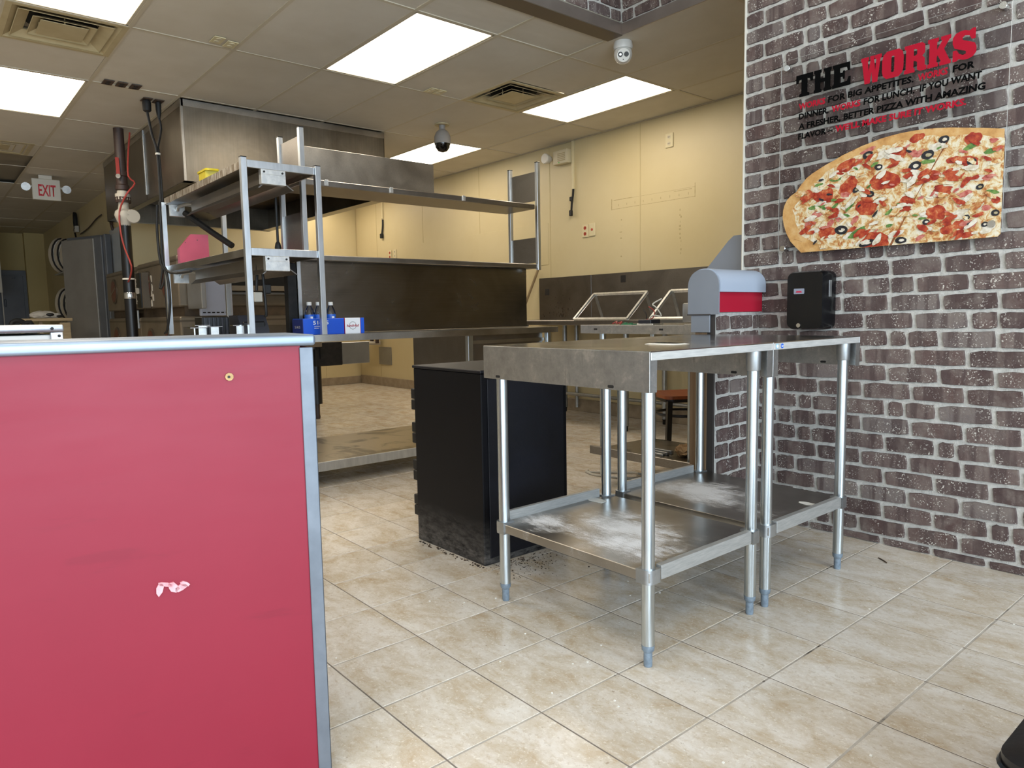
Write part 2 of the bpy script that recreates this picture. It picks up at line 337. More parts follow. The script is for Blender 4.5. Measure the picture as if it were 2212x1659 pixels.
# ---------------------------------------------------------------- mesh helpers
class B:
    def __init__(s): s.bm = bmesh.new(); s.mi = 0
    def _fin(s, n0):
        s.bm.faces.ensure_lookup_table()
        for f in s.bm.faces[n0:]: f.material_index = s.mi
    def box(s, x0, x1, y0, y1, z0, z1, bev=0, seg=1):
        n0 = len(s.bm.faces)
        x0, x1 = sorted((x0, x1)); y0, y1 = sorted((y0, y1)); z0, z1 = sorted((z0, z1))
        r = bmesh.ops.create_cube(s.bm, size=1.0)['verts']
        for v in r: v.co = ((x0 + x1) / 2 + v.co.x * (x1 - x0), (y0 + y1) / 2 + v.co.y * (y1 - y0), (z0 + z1) / 2 + v.co.z * (z1 - z0))
        if bev:
            ed = {e for v in r for e in v.link_edges}
            bmesh.ops.bevel(s.bm, geom=list(ed), offset=min(bev, .45 * min(x1 - x0, y1 - y0, z1 - z0)), segments=seg, affect='EDGES', profile=.5)
        s._fin(n0); return s
    def bar(s, p0, p1, wx, wy, up=(0, 0, 1), bev=0):
        n0 = len(s.bm.faces); p0 = Vector(p0); p1 = Vector(p1); d = (p1 - p0); L = d.length; d.normalize()
        u = Vector(up); 
        if abs(d.dot(u)) > .98: u = Vector((1, 0, 0))
        a = d.cross(u).normalized(); b = a.cross(d).normalized()
        r = bmesh.ops.create_cube(s.bm, size=1.0)['verts']; m = (p0 + p1) / 2
        for v in r: v.co = m + d * (v.co.x * L) + a * (v.co.y * wx) + b * (v.co.z * wy)
        if bev:
            ed = {e for v in r for e in v.link_edges}
            bmesh.ops.bevel(s.bm, geom=list(ed), offset=bev, segments=1, affect='EDGES')
        s._fin(n0); return s
    def cyl(s, p0, p1, r0, r1=None, n=16):
        n0 = len(s.bm.faces); r1 = r0 if r1 is None else r1
        p0 = Vector(p0); p1 = Vector(p1); d = (p1 - p0).normalized()
        u = Vector((0, 0, 1)) if abs(d.z) < .9 else Vector((1, 0, 0))
        a = d.cross(u).normalized(); b = d.cross(a).normalized(); rings = []
        for p, r in ((p0, r0), (p1, r1)):
            rings.append([s.bm.verts.new(p + a * (math.cos(2 * pi * i / n) * r) + b * (math.sin(2 * pi * i / n) * r)) for i in range(n)])
        for i in range(n):
            s.bm.faces.new((rings[0][i], rings[0][(i + 1) % n], rings[1][(i + 1) % n], rings[1][i]))
        s.bm.faces.new(rings[0][::-1]); s.bm.faces.new(rings[1]); s._fin(n0); return s
    def lathe(s, c, prof, n=20, axis='z'):
        n0 = len(s.bm.faces); c = Vector(c); rings = []
        for r, h in prof:
            ring = []
            for i in range(n):
                a = 2 * pi * i / n; q = (math.cos(a) * r, math.sin(a) * r, h)
                if axis == 'y': q = (q[0], q[2], q[1])
                if axis == 'x': q = (q[2], q[0], q[1])
                ring.append(s.bm.verts.new(c + Vector(q)))
            rings.append(ring)
        for k in range(len(rings) - 1):
            for i in range(n):
                s.bm.faces.new((rings[k][i], rings[k][(i + 1) % n], rings[k + 1][(i + 1) % n], rings[k + 1][i]))
        s.bm.faces.new(rings[0][::-1]); s.bm.faces.new(rings[-1]); s._fin(n0); return s
    def tube(s, pts, r, n=8, smooth=3):
        n0 = len(s.bm.faces); P = [Vector(p) for p in pts]
        if smooth and len(P) > 2:
            Q = []
            for i in range(len(P) - 1):
                p0 = P[max(i - 1, 0)]; p1 = P[i]; p2 = P[i + 1]; p3 = P[min(i + 2, len(P) - 1)]
                for k in range(smooth):
                    t = k / smooth
                    Q.append(.5 * ((2 * p1) + (p2 - p0) * t + (2 * p0 - 5 * p1 + 4 * p2 - p3) * t * t + (3 * p1 - p0 - 3 * p2 + p3) * t ** 3))
            Q.append(P[-1]); P = Q
        rings = []; pa = None
        for i, p in enumerate(P):
            d = (P[min(i + 1, len(P) - 1)] - P[max(i - 1, 0)]).normalized()
            if pa is None:
                u = Vector((0, 0, 1)) if abs(d.z) < .9 else Vector((1, 0, 0)); a = d.cross(u).normalized()
            else: a = (pa - d * pa.dot(d)).normalized()
            pa = a; b = d.cross(a)
            rings.append([s.bm.verts.new(p + a * (math.cos(2 * pi * j / n) * r) + b * (math.sin(2 * pi * j / n) * r)) for j in range(n)])
        for k in range(len(rings) - 1):
            for i in range(n): s.bm.faces.new((rings[k][i], rings[k][(i + 1) % n], rings[k + 1][(i + 1) % n], rings[k + 1][i]))
        s.bm.faces.new(rings[0][::-1]); s.bm.faces.new(rings[-1]); s._fin(n0); return s
    def prism(s, pts, axis, lo, hi):
        """extrude a 2-D outline along an axis: x -> (y,z), y -> (x,z), z -> (x,y)"""
        n0 = len(s.bm.faces)
        def q(p, h): return {'x': (h, p[0], p[1]), 'y': (p[0], h, p[1]), 'z': (p[0], p[1], h)}[axis]
        a = [s.bm.verts.new(q(p, lo)) for p in pts]; b = [s.bm.verts.new(q(p, hi)) for p in pts]; n = len(pts)
        s.bm.faces.new(a[::-1]); s.bm.faces.new(b)
        for i in range(n): s.bm.faces.new((a[i], a[(i + 1) % n], b[(i + 1) % n], b[i]))
        bmesh.ops.recalc_face_normals(s.bm, faces=s.bm.faces[n0:]) if False else None
        s._fin(n0); return s
    def flat(s, pts3):
        n0 = len(s.bm.faces); s.bm.faces.new([s.bm.verts.new(p) for p in pts3]); s._fin(n0); return s
    def ball(s, c, r, sx=1, sy=1, sz=1, sub=2):
        n0 = len(s.bm.faces)
        r_ = bmesh.ops.create_icosphere(s.bm, subdivisions=sub, radius=r)['verts']
        for v in r_: v.co = (c[0] + v.co.x * sx, c[1] + v.co.y * sy, c[2] + v.co.z * sz)
        s._fin(n0); return s
    def m(s, i): s.mi = i; return s
    def build(s, name, mats, parent=None, kind=None, angle=35, label=None, local=False):
        bmesh.ops.recalc_face_normals(s.bm, faces=s.bm.faces)
        me = bpy.data.meshes.new(name); s.bm.to_mesh(me); s.bm.free()
        for mname in ([mats] if isinstance(mats, str) else mats): me.materials.append(MATS[mname])
        for p in me.polygons: p.use_smooth = True
        me.set_sharp_from_angle(angle=math.radians(angle))
        o = bpy.data.objects.new(name, me); C.objects.link(o)
        if parent is not None:
            o.parent = parent
            if not local: me.transform(wm(parent).inverted())
        if kind: o['kind'] = kind
        if label: o['label'] = label
        return o
def wm(o):
    m = Matrix.LocRotScale(o.location, o.rotation_euler, o.scale)
    return m if o.parent is None else wm(o.parent) @ m
def tag(o, label, cat, group=None):
    o['label'] = label; o['category'] = cat
    if group: o['group'] = group
    return o
def thing(name, label, cat, loc, rz=0, group=None):
    o = bpy.data.objects.new(name, None); C.objects.link(o); o.location = loc; o.rotation_euler = (0, 0, rz)
    o.empty_display_size = .1; return tag(o, label, cat, group)
def center(o):
    """move a single-mesh thing's origin to the middle of its base"""
    me = o.data; xs = [v.co for v in me.vertices]
    c = Vector(((min(p.x for p in xs) + max(p.x for p in xs)) / 2, (min(p.y for p in xs) + max(p.y for p in xs)) / 2, min(p.z for p in xs)))
    me.transform(Matrix.Translation(-c)); o.location = c; return o
def struct(o): o['kind'] = 'structure'; return o
def sempty(name, loc=(0, 0, 0)):
    o = bpy.data.objects.new(name, None); C.objects.link(o); o.location = loc; o['kind'] = 'structure'; return o
def dup(o, parent=None):
    c = o.copy(); C.objects.link(c)
    if parent is not None: c.parent = parent
    for ch in list(o.children): dup(ch, c)
    return c
def piece(name, me, parent, loc, rot=None, scl=None):
    o = bpy.data.objects.new(name, me); C.objects.link(o); o.parent = parent; o.location = loc
    if rot: o.rotation_euler = rot
    if scl: o.scale = scl
    return o
def rounded(x0, x1, y0, y1, r, n=5, corners=(1, 1, 1, 1)):
    pts = []
    for (cx, cy, a0, on) in ((x1 - r, y1 - r, 0, corners[0]), (x0 + r, y1 - r, pi / 2, corners[1]), (x0 + r, y0 + r, pi, corners[2]), (x1 - r, y0 + r, 1.5 * pi, corners[3])):
        if on:
            for i in range(n + 1):
                a = a0 + pi / 2 * i / n; pts.append((cx + math.cos(a) * r, cy + math.sin(a) * r))
        else:
            pts.append((cx + (r if math.cos(a0 + .01) > 0 and a0 in (0, 1.5 * pi) else -r), cy + (r if a0 in (0, pi / 2) else -r)))
    return pts
def text(s, mname, name, parent, org, xd, ud, h, width=None, bold=.012, shear=0, lift=.0004, depth=.0):
    """lettering fitted to a cap height h and width, lying in the plane of xd and ud at org (baseline left)"""
    cu = bpy.data.curves.new('lettering', 'FONT'); cu.body = s; cu.size = 1; cu.offset = bold; cu.shear = shear; cu.resolution_u = 2; cu.extrude = 0
    ob = bpy.data.objects.new('lettering', cu); C.objects.link(ob)
    dg = bpy.context.evaluated_depsgraph_get(); dg.update()
    me = bpy.data.meshes.new_from_object(ob.evaluated_get(dg)); bpy.data.objects.remove(ob); bpy.data.curves.remove(cu)
    xs = [v.co.x for v in me.vertices]; x0, x1 = min(xs), max(xs)
    cap = .729 + bold; sy = h / cap; sx = sy if width is None else width / (x1 - x0)
    xd = Vector(xd).normalized(); ud = Vector(ud).normalized(); nd = xd.cross(ud)
    org = Vector(org); inv = wm(parent).inverted() if parent is not None else Matrix()
    for v in me.vertices:
        v.co = inv @ (org + xd * ((v.co.x - x0) * sx) + ud * (v.co.y * sy) + nd * lift)
    me.name = name; me.materials.clear(); me.materials.append(MATS[mname])
    o = bpy.data.objects.new(name, me); C.objects.link(o)
    if parent is not None: o.parent = parent
    return o

# ================================================================ SETTING
T = .309
H = 2.88
# floor ----------------------------------------------------------
floor = struct(B().box(-16.4, 5.2, -5.2, 4.4, -.12, -.0014).build('floor', 'grout'))
bm = B(); bm.box(-(T - .0062) / 2, (T - .0062) / 2, -(T - .0036) / 2, (T - .0036) / 2, -.0075, 0, .0012)
tile0 = bm.build('tile', 'floor_tile'); tile_me = tile0.data; bpy.data.objects.remove(tile0)
def px(P):
    d = Vector(P) - CAM; wv = d.dot(F_)
    if wv < .1: return None
    return 1106 + 1535.74 * d.dot(R_) / wv, 829.5 - 1535.74 * d.dot(U_) / wv, wv
cells = []
for i in range(-52, 17):
    for j in range(-17, 15):
        cx = (i + .5) * T; cy = (j + .5) * T
        if cy > 4.3 or (cx > 1.2 and cy > 2.1) or (cx < -8.8 and cy > 1.0): continue
        q = px((cx, cy, 0)); seen = q is not None and -80 < q[0] < 2300 and 600 < q[1] < 1800
        dist = (Vector((cx, cy, 0)) - CAM).length
        hid = seen and q[0] < 560 and q[1] > 700
        cells.append((0 if seen and not hid else 1, dist, cx, cy))
cells.sort(); own = cells[:300]; rest = cells[300:]
for _, _, cx, cy in own:
    piece('tile', tile_me, floor, (cx, cy, random.uniform(-.0004, .0004)))
bm = B()
for _, _, cx, cy in rest: bm.box(cx - T / 2 + .003, cx + T / 2 - .003, cy - T / 2 + .002, cy + T / 2 - .002, -.0075, 0)
bm.build('tile', 'floor_tile', floor, 'stuff')

for j in range(-2, 15):
    if j * T < 4.3: B().box(-8.7, 1.2 if j * T > 2.05 else 4.9, j * T - .0018, j * T + .0018, -.0014, -.0006).build('grout_joint', 'grout_dark', floor)
# walls ----------------------------------------------------------
wall_right = struct(B().box(-8.8, 1.3, 4.30, 4.42, -.1, H + .1).build('wall_right', 'batten'))
edges = [-8.68, -8.05, -6.77, -5.48, -4.2, -2.92, -1.64, -.36, 1.2]
for a, b in zip(edges[:-1], edges[1:]):
    B().box(a + .004, b - .004, 4.2955, 4.30, 0, H, .001).build('wall_panel', 'wall_cream', wall_right)
for x in edges[1:-1]: B().box(x - .006, x + .006, 4.2925, 4.2955, .1, H).build('batten', 'batten', wall_right)
B().box(-7.1, -4.23, 4.2915, 4.2955, 1.61, 2.07, .001).build('patch_panel', 'wall_cream', wall_right)
# glue remnants of a removed shelf rail, as raised thin scraps
bm = B()
for a, b, z0, z1 in [(-3.29, -2.29, 2.098, 2.103), (-3.29, -2.285, 2.185, 2.188), (-3.295, -3.285, 2.095, 2.205), (-2.29, -2.282, 2.095, 2.22), (-3.26, -3.02, 2.188, 2.192), (-2.52, -2.32, 2.17, 2.176)]:
    bm.box(a, b, 4.2946, 4.2956, z0, z1)
for k in range(9): bm.box(-3.2 + k * .105, -3.194 + k * .105, 4.2946, 4.2956, 2.125, 2.145)
for k in range(12):
    z = 1.6 + k * .035 + random.uniform(-.01, .01); bm.box(-2.45 + random.uniform(-.01, .01), -2.44 + random.uniform(-.005, .01), 4.2946, 4.2956, z, z + .018)
for k in range(7):
    z = 1.62 + k * .06; bm.box(-3.17 + random.uniform(-.02, .02), -3.155, 4.2946, 4.2956, z, z + .012)
bm.build('glue_remnant', 'glue_mark', wall_right)
wall_back = struct(B().box(-8.82, -8.70, 1.0, 4.42, -.1, H + .1).build('wall_back', 'batten'))
eb = [1.0, 2.25, 3.0, 3.69, 4.29]
for a, b in zip(eb[:-1], eb[1:]): B().box(-8.70, -8.696, a + .004, b - .004, 0, H, .001).build('wall_panel', 'wall_cream', wall_back)
struct(B().box(-16.3, -8.70, 1.0, 1.12, -.1, H + .1).build('wall_left', 'wall_cream'))
struct(B().box(1.2, 1.3, 2.49, 4.42, -.1, H + .1).build('wall_end', 'wall_cream'))
wall_far = struct(B().box(-16.3, -16.1, -5.2, 1.1, -.1, H + .1).build('wall_far', 'wall_yellow'))
B().box(-16.1, -15.9, .66, 1.0, 0, H, 0).build('pilaster', 'wall_yellow', wall_far)
struct(B().box(-16.3, 5.2, -5.2, -5.1, -.1, .35).build('wall_near', 'white_wall'))
struct(B().box(-16.3, .2, -5.2, -5.1, .35, 3.9).build('wall_near', 'white_wall'))
struct(B().box(.2, 5.2, -5.2, -5.1, 2.85, 3.9).build('wall_near', 'white_wall'))
struct(B().box(5.1, 5.2, -5.1, 2.2, -.1, .3).build('wall_east', 'white_wall'))
struct(B().box(5.1, 5.2, -5.1, 2.2, 2.85, 3.9).build('wall_east', 'white_wall'))
struct(B().box(5.1, 5.2, 1.65, 2.2, .3, 2.85).build('wall_east', 'white_wall'))
for k, y in enumerate((-4.95, -3.3, -1.65, 0, 1.6)):
    struct(B().box(5.1, 5.17, y - .03, y + .03, .3, 2.85).build('trim_%d' % (k + 1), 'aluminium'))
# baseboards
bb = struct(B().box(-8.69, 1.2, 4.278, 4.2955, 0, .135, .004).build('baseboard_right', 'baseboard_tile'))
bb2 = struct(B().box(-8.696, -8.68, 1.0, 4.278, 0, .12, .004).build('baseboard_back', 'baseboard_tile'))

# brick wall -----------------------------------------------------
CZ = .0778; LX = .208
wall_brick = struct(B().box(-.395, 5.1, 2.078, 2.49, -.1, 3.85).build('wall_brick', 'mortar'))
def brick_mesh(Lb, Hb, seed):
    rr = random.Random(seed); bm = bmesh.new(); n = []
    def edge(p, q, k):
        for i in range(k):
            t_ = i / k; n.append((p[0] + (q[0] - p[0]) * t_ + rr.uniform(-.0018, .0018), p[1] + (q[1] - p[1]) * t_ + rr.uniform(-.0022, .0022)))
    a, b = Lb / 2, Hb / 2; c_ = .006
    edge((-a + c_, -b), (a - c_, -b), 5); edge((a, -b + c_), (a, b - c_), 2); edge((a - c_, b), (-a + c_, b), 5); edge((-a, b - c_), (-a, -b + c_), 2)
    f0 = [bm.verts.new((x, .0, z)) for x, z in n]; s_ = lambda v, e: v * (1 - e / max(abs(v), .01)) if abs(v) > e else v
    f1 = [bm.verts.new((x * (1 - .0025 / a), -.0085 + rr.uniform(-.001, .001), z * (1 - .002 / b))) for x, z in n]
    N = len(n)
    for i in range(N): bm.faces.new((f0[i], f0[(i + 1) % N], f1[(i + 1) % N], f1[i]))
    bm.faces.new(f1)
    bmesh.ops.recalc_face_normals(bm, faces=bm.faces)
    me = bpy.data.meshes.new('brick'); bm.to_mesh(me); bm.free(); me.materials.append(MATS['brick'])
    for p in me.polygons: p.use_smooth = True
    me.set_sharp_from_angle(angle=math.radians(50)); return me
BL, BH = .193, .0655
full = [brick_mesh(BL, BH, s) for s in range(8)]
half = [brick_mesh(BL / 2 - .006, BH, 20 + s) for s in range(4)]
third = [brick_mesh(BL * .34 - .004, BH * .96, 40 + s) for s in range(3)]; two3 = [brick_mesh(BL * .66 - .012, BH, 60 + s) for s in range(3)]
far_bricks = []
for k in range(-1, 49):
    z = .037 + CZ * (k + .5); ph = .222 if k % 2 == 0 else .326
    if z + BH / 2 < .01: continue
    for n in range(-4, 24):
        x0 = ph + LX * n; x1 = x0 + LX; cx = (x0 + x1) / 2
        if x1 < -.37 or x1 > 5.1: continue
        if k == -1: zc, hs = .017, .45
        else: zc, hs = z, 1
        if x0 < -.40:                                    # cut brick at the wall's end
            ln = x1 - .0075 + .392; pieces_ = [((-.392 + x1 - .0075) / 2, ln / BL, full)]
        else:
            u = random.random()
            if u < .09: pieces_ = [(cx - BL * .33, 1, third), (cx + BL * .17 + .004, 1, two3)]
            elif u < .14: pieces_ = [(cx - BL * .25 - .001, 1, half), (cx + BL * .25 + .001, 1, half)]
            else: pieces_ = [(cx, 1, full)]
        if x0 > .93 or z > 2.78:
            far_bricks.append((cx, zc, hs)); continue
        for (bx, sx, pool) in pieces_:
            piece('brick', random.choice(pool), wall_brick, (bx, 2.078, zc), None, (sx, random.uniform(.85, 1.15), hs * random.uniform(.97, 1.02)))
bm = B()
for cx, zc, hs in far_bricks: bm.box(cx - BL / 2, cx + BL / 2, 2.069, 2.08, zc - BH / 2 * hs, zc + BH / 2 * hs, .003)
bm.build('brick', 'brick', wall_brick, 'stuff')
B().box(-.402, -.393, 2.062, 2.10, 0, 3.6, .002).build('corner_bead', 'white_wall', wall_brick)

# half wall standing out from the brick wall -----------------------
pony = sempty('wall_half', (-.35, 1.87, 0))
B().box(-.385, -.302, 1.69, 2.077, 0, 1.058).build('mortar_core', 'mortar', pony)
for k in range(0, 13):
    z = .037 + CZ * (k + .5); y0 = 1.808 if k % 2 == 0 else 1.703
    segs = [(1.69, 1.808), (1.808, 2.010), (2.010, 2.068)] if k % 2 == 0 else [(1.69, 1.703), (1.703, 1.906), (1.906, 2.068)]
    for a, b in segs:
        if b - a < .02: continue
        ln = (b - a - .014); piece('brick', random.choice(full), pony, (-.302 + .35, (a + b) / 2 - 1.87, z), (0, 0, pi / 2), (ln / BL, .9, 1))
B().box(-.400, -.335, 1.672, 1.69, 0, .965).build('end_board', 'wood_end', pony)
B().box(-.334, -.300, 1.676, 1.69, 0, 1.05).build('end_strip', 'dark_strip', pony)
B().box(-.432, -.40, 1.676, 1.70, 0, .93, .001).build('corner_guard', 'wood_end', pony)

# ceiling --------------------------------------------------------
GX = -2.086; PX_ = 1.283; PY = .633; GY = -.04
ceiling = sempty('ceiling', (0, 0, H))
tb = B().box(-PX_ / 2 + .0105, PX_ / 2 - .0105, -PY / 2 + .0105, PY / 2 - .0105, 0, .012, .002).build('ceiling_tile', 'ceiling_tile'); tme = tb.data; bpy.data.objects.remove(tb)
th = B().box(-PX_ / 4 + .012, PX_ / 4 - .012, -PY / 2 + .012, PY / 2 - .012, 0, .012, .002).build('ceiling_tile', 'ceiling_tile'); thme = th.data; bpy.data.objects.remove(th)
LIGHTS = {(0, 2): 1, (0, 5): 2, (2, 5): 3, (0, -1): 4, (2, -1): 5}
VENTS = {(0.5, 4): 1, (0.5, -1, 0): 2}
def inside(x, y): return x < 1.2 and (x < -1.6 or y > 2.5) and y < 4.3 and not (y > 1.0 and x < -8.7)
def overhood(x, y): return -7.75 < x < -4.7 and .62 < y < 2.5
lights_at = [(0, 2), (0, 5), (2, 5), (1, -1), (2, -1)]
# (column, row): column i spans GX-(i+1)*PX_ .. GX-i*PX_
lamp_cells = {(0, 2), (0, 5), (2, 5), (0, -1), (2, -1), (5, -1), (4, 5)}  # cell behind the hood is an added unseen lamp lighting the back corner
vent_cells = {(0, 4): 'left', (1, -1): 'right', (4, -1): 'left2'}
for i in range(-5, 12):
    for j in range(-6, 7):
        x0 = GX - (i + 1) * PX_; y0 = GY + j * PY; cx = x0 + PX_ / 2; cy = y0 + PY / 2
        if i == -1 and cy < 2.5 and cx > -1.6 and (i, j) not in lamp_cells:
            if y0 + PY > 2.56: continue
            piece('ceiling_tile', tme, ceiling, ((GX - 1.70) / 2, cy, .004), None, ((-1.70 - GX - .014) / (PX_ - .024), 1, 1)); continue
        if not inside(cx, cy): continue
        if i < -1 and cx > -.6: pass
        if (i, j) in lamp_cells: continue
        if (i, j) in vent_cells:
            side = vent_cells[(i, j)]
            hx = x0 + PX_ * (.75 if side in ('left', 'left2') else .25)
            piece('ceiling_tile', thme, ceiling, (hx, cy, .004)); continue
        ty = 4.295 - y0
        if y0 + PY > 4.3: piece('ceiling_tile', tme, ceiling, (cx, y0 + ty / 2, .004), None, (1, (ty - .024) / (PY - .024), 1))
        elif overhood(cx, cy): continue
        else: piece('ceiling_tile', tme, ceiling, (cx, cy, random.uniform(.0, .004)), (0, random.uniform(-.0015, .0015), 0))
for j in range(-6, 8):
    y = GY + j * PY
    if y > 4.29: continue
    x1 = -1.6 if y < 2.5 else 1.2; xl = -8.7 if y > 1.0 else -16.1
    B().box(xl, x1, y - .012, y + .012, H - .001, H + .004).build('grid_bar', 'ceiling_grid_paint', ceiling)
for i in range(-2, 12):
    x = GX - i * PX_
    if x > 1.19: continue
    ya = -3.85 if x < -1.6 else 2.5; yb = 4.295 if x > -8.7 else 1.0
    B().box(x - .012, x + .012, ya, yb, H - .0012, H + .0038).build('grid_bar', 'ceiling_grid_paint', ceiling)
B().box(-16.3, -1.58, -5.1, 4.4, H + .05, H + .08).build('deck', 'soffit_dark', ceiling)
B().box(-1.58, 1.3, 2.5, 4.4, H + .05, H + .08).build('deck', 'soffit_dark', ceiling)
B().box(-8.7, 1.2, 4.27, 4.296, H - .003, H + .001).build('wall_angle', 'ceiling_grid_paint', ceiling)
struct(B().box(-1.6, 5.2, -5.2, 2.1, 3.85, 3.95).build('ceiling_2', 'white_wall'))
# bulkhead over the dining side, brick faced with a metal edge -------
wall_bulk = sempty('wall_bulkhead', (-1.58, 2.494, H))
B().box(-1.66, -1.585, -5.1, 2.56, H + .01, 3.86).build('mortar_core', 'mortar', wall_bulk)
B().box(-1.66, -.40, 2.499, 2.56, H + .01, 3.86).build('mortar_core', 'mortar', wall_bulk)
for k in range(0, 5):
    z = H + .072 + CZ * (k + .5)
    for n in range(0, 12):
        y1 = 2.494 - n * LX - (0 if k % 2 else LX / 2); y0 = max(y1 - LX, -5)
        if n == 0 and not k % 2: y0, y1 = 2.494 - LX / 2, 2.494
        elif not k % 2: y1 = 2.494 - LX / 2 - (n - 1) * LX; y0 = y1 - LX
        piece('brick', random.choice(full), wall_bulk, (-1.585 + 1.58, (y0 + y1) / 2 - 2.494, z - H), (0, 0, pi / 2), ((y1 - y0 - .016) / BL, .9, 1))
    for n in range(0, 6):
        x0 = -1.58 + n * LX + (0 if k % 2 else LX / 2); x1 = x0 + LX
        if n == 0 and not k % 2: x0, x1 = -1.58, -1.58 + LX / 2
        elif not k % 2: x0 = -1.58 + LX / 2 + (n - 1) * LX; x1 = x0 + LX
        piece('brick', random.choice(full), wall_bulk, ((x0 + x1) / 2 + 1.58, 2.499 - 2.494, z - H), None, ((x1 - x0 - .016) / BL, .9, 1))
B().box(-1.582, -1.572, -5.1, 2.494, H - .004, H + .068, .001).build('edge_trim', 'trim_metal', wall_bulk)
B().box(-1.572, -.40, 2.486, 2.494, H - .004, H + .068, .001).build('edge_trim', 'trim_metal', wall_bulk)
B().box(-1.70, -1.572, -5.1, 2.494, H - .008, H - .003).build('underside_trim', 'bulkhead_under', wall_bulk)

# ceiling lamps ---------------------------------------------------
LL = {(0, 2): 'glowing ceiling panel light beside the hood, largest in the middle of the ceiling', (0, 5): 'glowing ceiling panel light next to the square air vent near the yellow wall',
      (2, 5): 'glowing ceiling panel light partly behind the hanging dome camera', (0, -1): 'glowing ceiling panel light cut by the top edge, beside the big louvred vent',
      (2, -1): 'glowing ceiling panel light at far left next to three dark ceiling sockets', (4, 5): 'added unseen panel light behind the hood, brightening the back corner', (5, -1): 'far glowing ceiling panel light beyond the exit sign'}
for (i, j) in sorted(lamp_cells):
    x0 = GX - (i + 1) * PX_; y0 = GY + j * PY
    if (i, j) == (5, -1): continue
    t_ = thing('ceiling_light', LL[(i, j)], 'ceiling light', (x0 + PX_ / 2, y0 + PY / 2, H), 0, 'recessed panel lights')
    bm = B(); a, b, c, d = x0 + .012, x0 + PX_ - .012, y0 + .012, y0 + PY - .012
    for q in ((a, b, c, c + .018), (a, b, d - .018, d), (a, a + .018, c, d), (b - .018, b, c, d)): bm.box(*q, H + .001, H + .03, .002)
    bm.build('frame', 'ceiling_grid_paint', t_)
    B().box(a + .016, b - .016, c + .016, d - .016, H + .006, H + .012).build('diffuser', 'lamp_diffuser', t_)

def vent(x0, y0, sx, sy, label, dirx, diry):
    """square multi-cone diffuser: flange, open throat and stacked louvre plates"""
    cx, cy = x0 + sx / 2, y0 + sy / 2
    t_ = thing('ceiling_vent', label, 'air vent', (cx, cy, H), 0, 'square ceiling air diffusers')
    bm = B(); f = .035
    for q in ((x0, x0 + sx, y0, y0 + f), (x0, x0 + sx, y0 + sy - f, y0 + sy), (x0, x0 + f, y0 + f, y0 + sy - f), (x0 + sx - f, x0 + sx, y0 + f, y0 + sy - f)): bm.box(*q, H - .002, H + .006, .001)
    bm.build('flange', 'vent_paint', t_)
    def frustum(bm, r0x, r0y, z0, r1x, r1y, z1):
        a = [bm.bm.verts.new((cx + sxn * r0x, cy + syn * r0y, z0)) for sxn, syn in ((-1, -1), (1, -1), (1, 1), (-1, 1))]
        b = [bm.bm.verts.new((cx + sxn * r1x, cy + syn * r1y, z1)) for sxn, syn in ((-1, -1), (1, -1), (1, 1), (-1, 1))]
        for i in range(4): bm.bm.faces.new((a[i], a[(i + 1) % 4], b[(i + 1) % 4], b[i]))
    bm = B(); frustum(bm, sx / 2 - f, sy / 2 - f, H, sx / 2 - .12, sy / 2 - .12, H + .045); bm.build('throat', 'vent_paint', t_)
    for k, rr in enumerate((.40, .27)):
        bm = B(); ax, ay = sx * rr, sy * rr; z = H - .004 + k * .004
        frustum(bm, ax, ay, z, ax - .07, ay - .07, z + .035); frustum(bm, ax, ay, z, ax - .004, ay - .004, z - .002)
        bm.build('louvre', 'vent_paint', t_)
    B().box(cx - sx * .2, cx + sx * .2, cy - sy * .2, cy + sy * .2, H - .001, H + .003, .001).build('center_plate', 'vent_paint', t_)
    for a, b in ((-1, 0), (1, 0), (0, -1), (0, 1)): B().cyl((cx + a * .12, cy + b * .12, H + .002), (cx + a * .12, cy + b * .12, H + .045), .004, n=6).build('spacer', 'vent_paint', t_)
    B().cyl((cx, cy, H + .046), (cx, cy, H + .049), .2, n=24).build('duct_opening', 'vent_dark', t_)
vent(GX - PX_, GY + 4 * PY, PX_ / 2, PY, 'square ceiling air vent between the two bright panel lights', 1, 1)
vent(GX - 1.5 * PX_, GY - PY, PX_ / 2, PY, 'large louvred air vent at the top left ceiling corner', 1, 1)
vent(GX - 4.5 * PX_ + .05, GY - PY - .07, PX_ / 2, PY, 'small distant air vent above the exit sign, cut by the left edge', 1, 1)

# ================================================================ ceiling fittings
def outlet_down(x, y, label, mat_='cream_plate', dark=False, grp='outlets set in the ceiling'):
    t_ = thing('ceiling_outlet', label, 'outlet', (x, y, H), 0, grp)
    B().box(x - .06, x + .06, y - .036, y + .036, H - .007, H - .001, .002).build('cover_plate', mat_, t_)
    for s in (-1, 1): B().cyl((x + s * .024, y, H - .0095), (x + s * .024, y, H - .007), .017, n=14).build('receptacle', 'socket_dark' if dark else 'offwhite_plastic', t_)
outlet_down(-3.24, .447, 'left one of the pair of cream outlets in the ceiling')
outlet_down(-3.27, .54, 'right one of the pair of cream outlets in the ceiling')
for y, l in ((.067, 'leftmost of three dark ceiling outlets in a row'), (.160, 'middle of three dark ceiling outlets in a row'), (.255, 'rightmost of three dark ceiling outlets in a row')):
    outlet_down(-4.59, y, l, 'brown_plate', True)
outlet_down(-3.285, 2.135, 'cream ceiling outlet left of the pair by the bright light'); outlet_down(-3.285, 2.215, 'cream ceiling outlet right of the pair by the bright light')
for y, rr, l in ((.404, .03, 'fat black plug hanging from the ceiling outlet by the hood'), (.492, .022, 'slim black plug hanging from the ceiling outlet by the hood corner')):
    outlet_down(-4.89, y, 'ceiling outlet holding the %s plug' % ('fat' if rr > .025 else 'slim'), 'brown_plate', True)
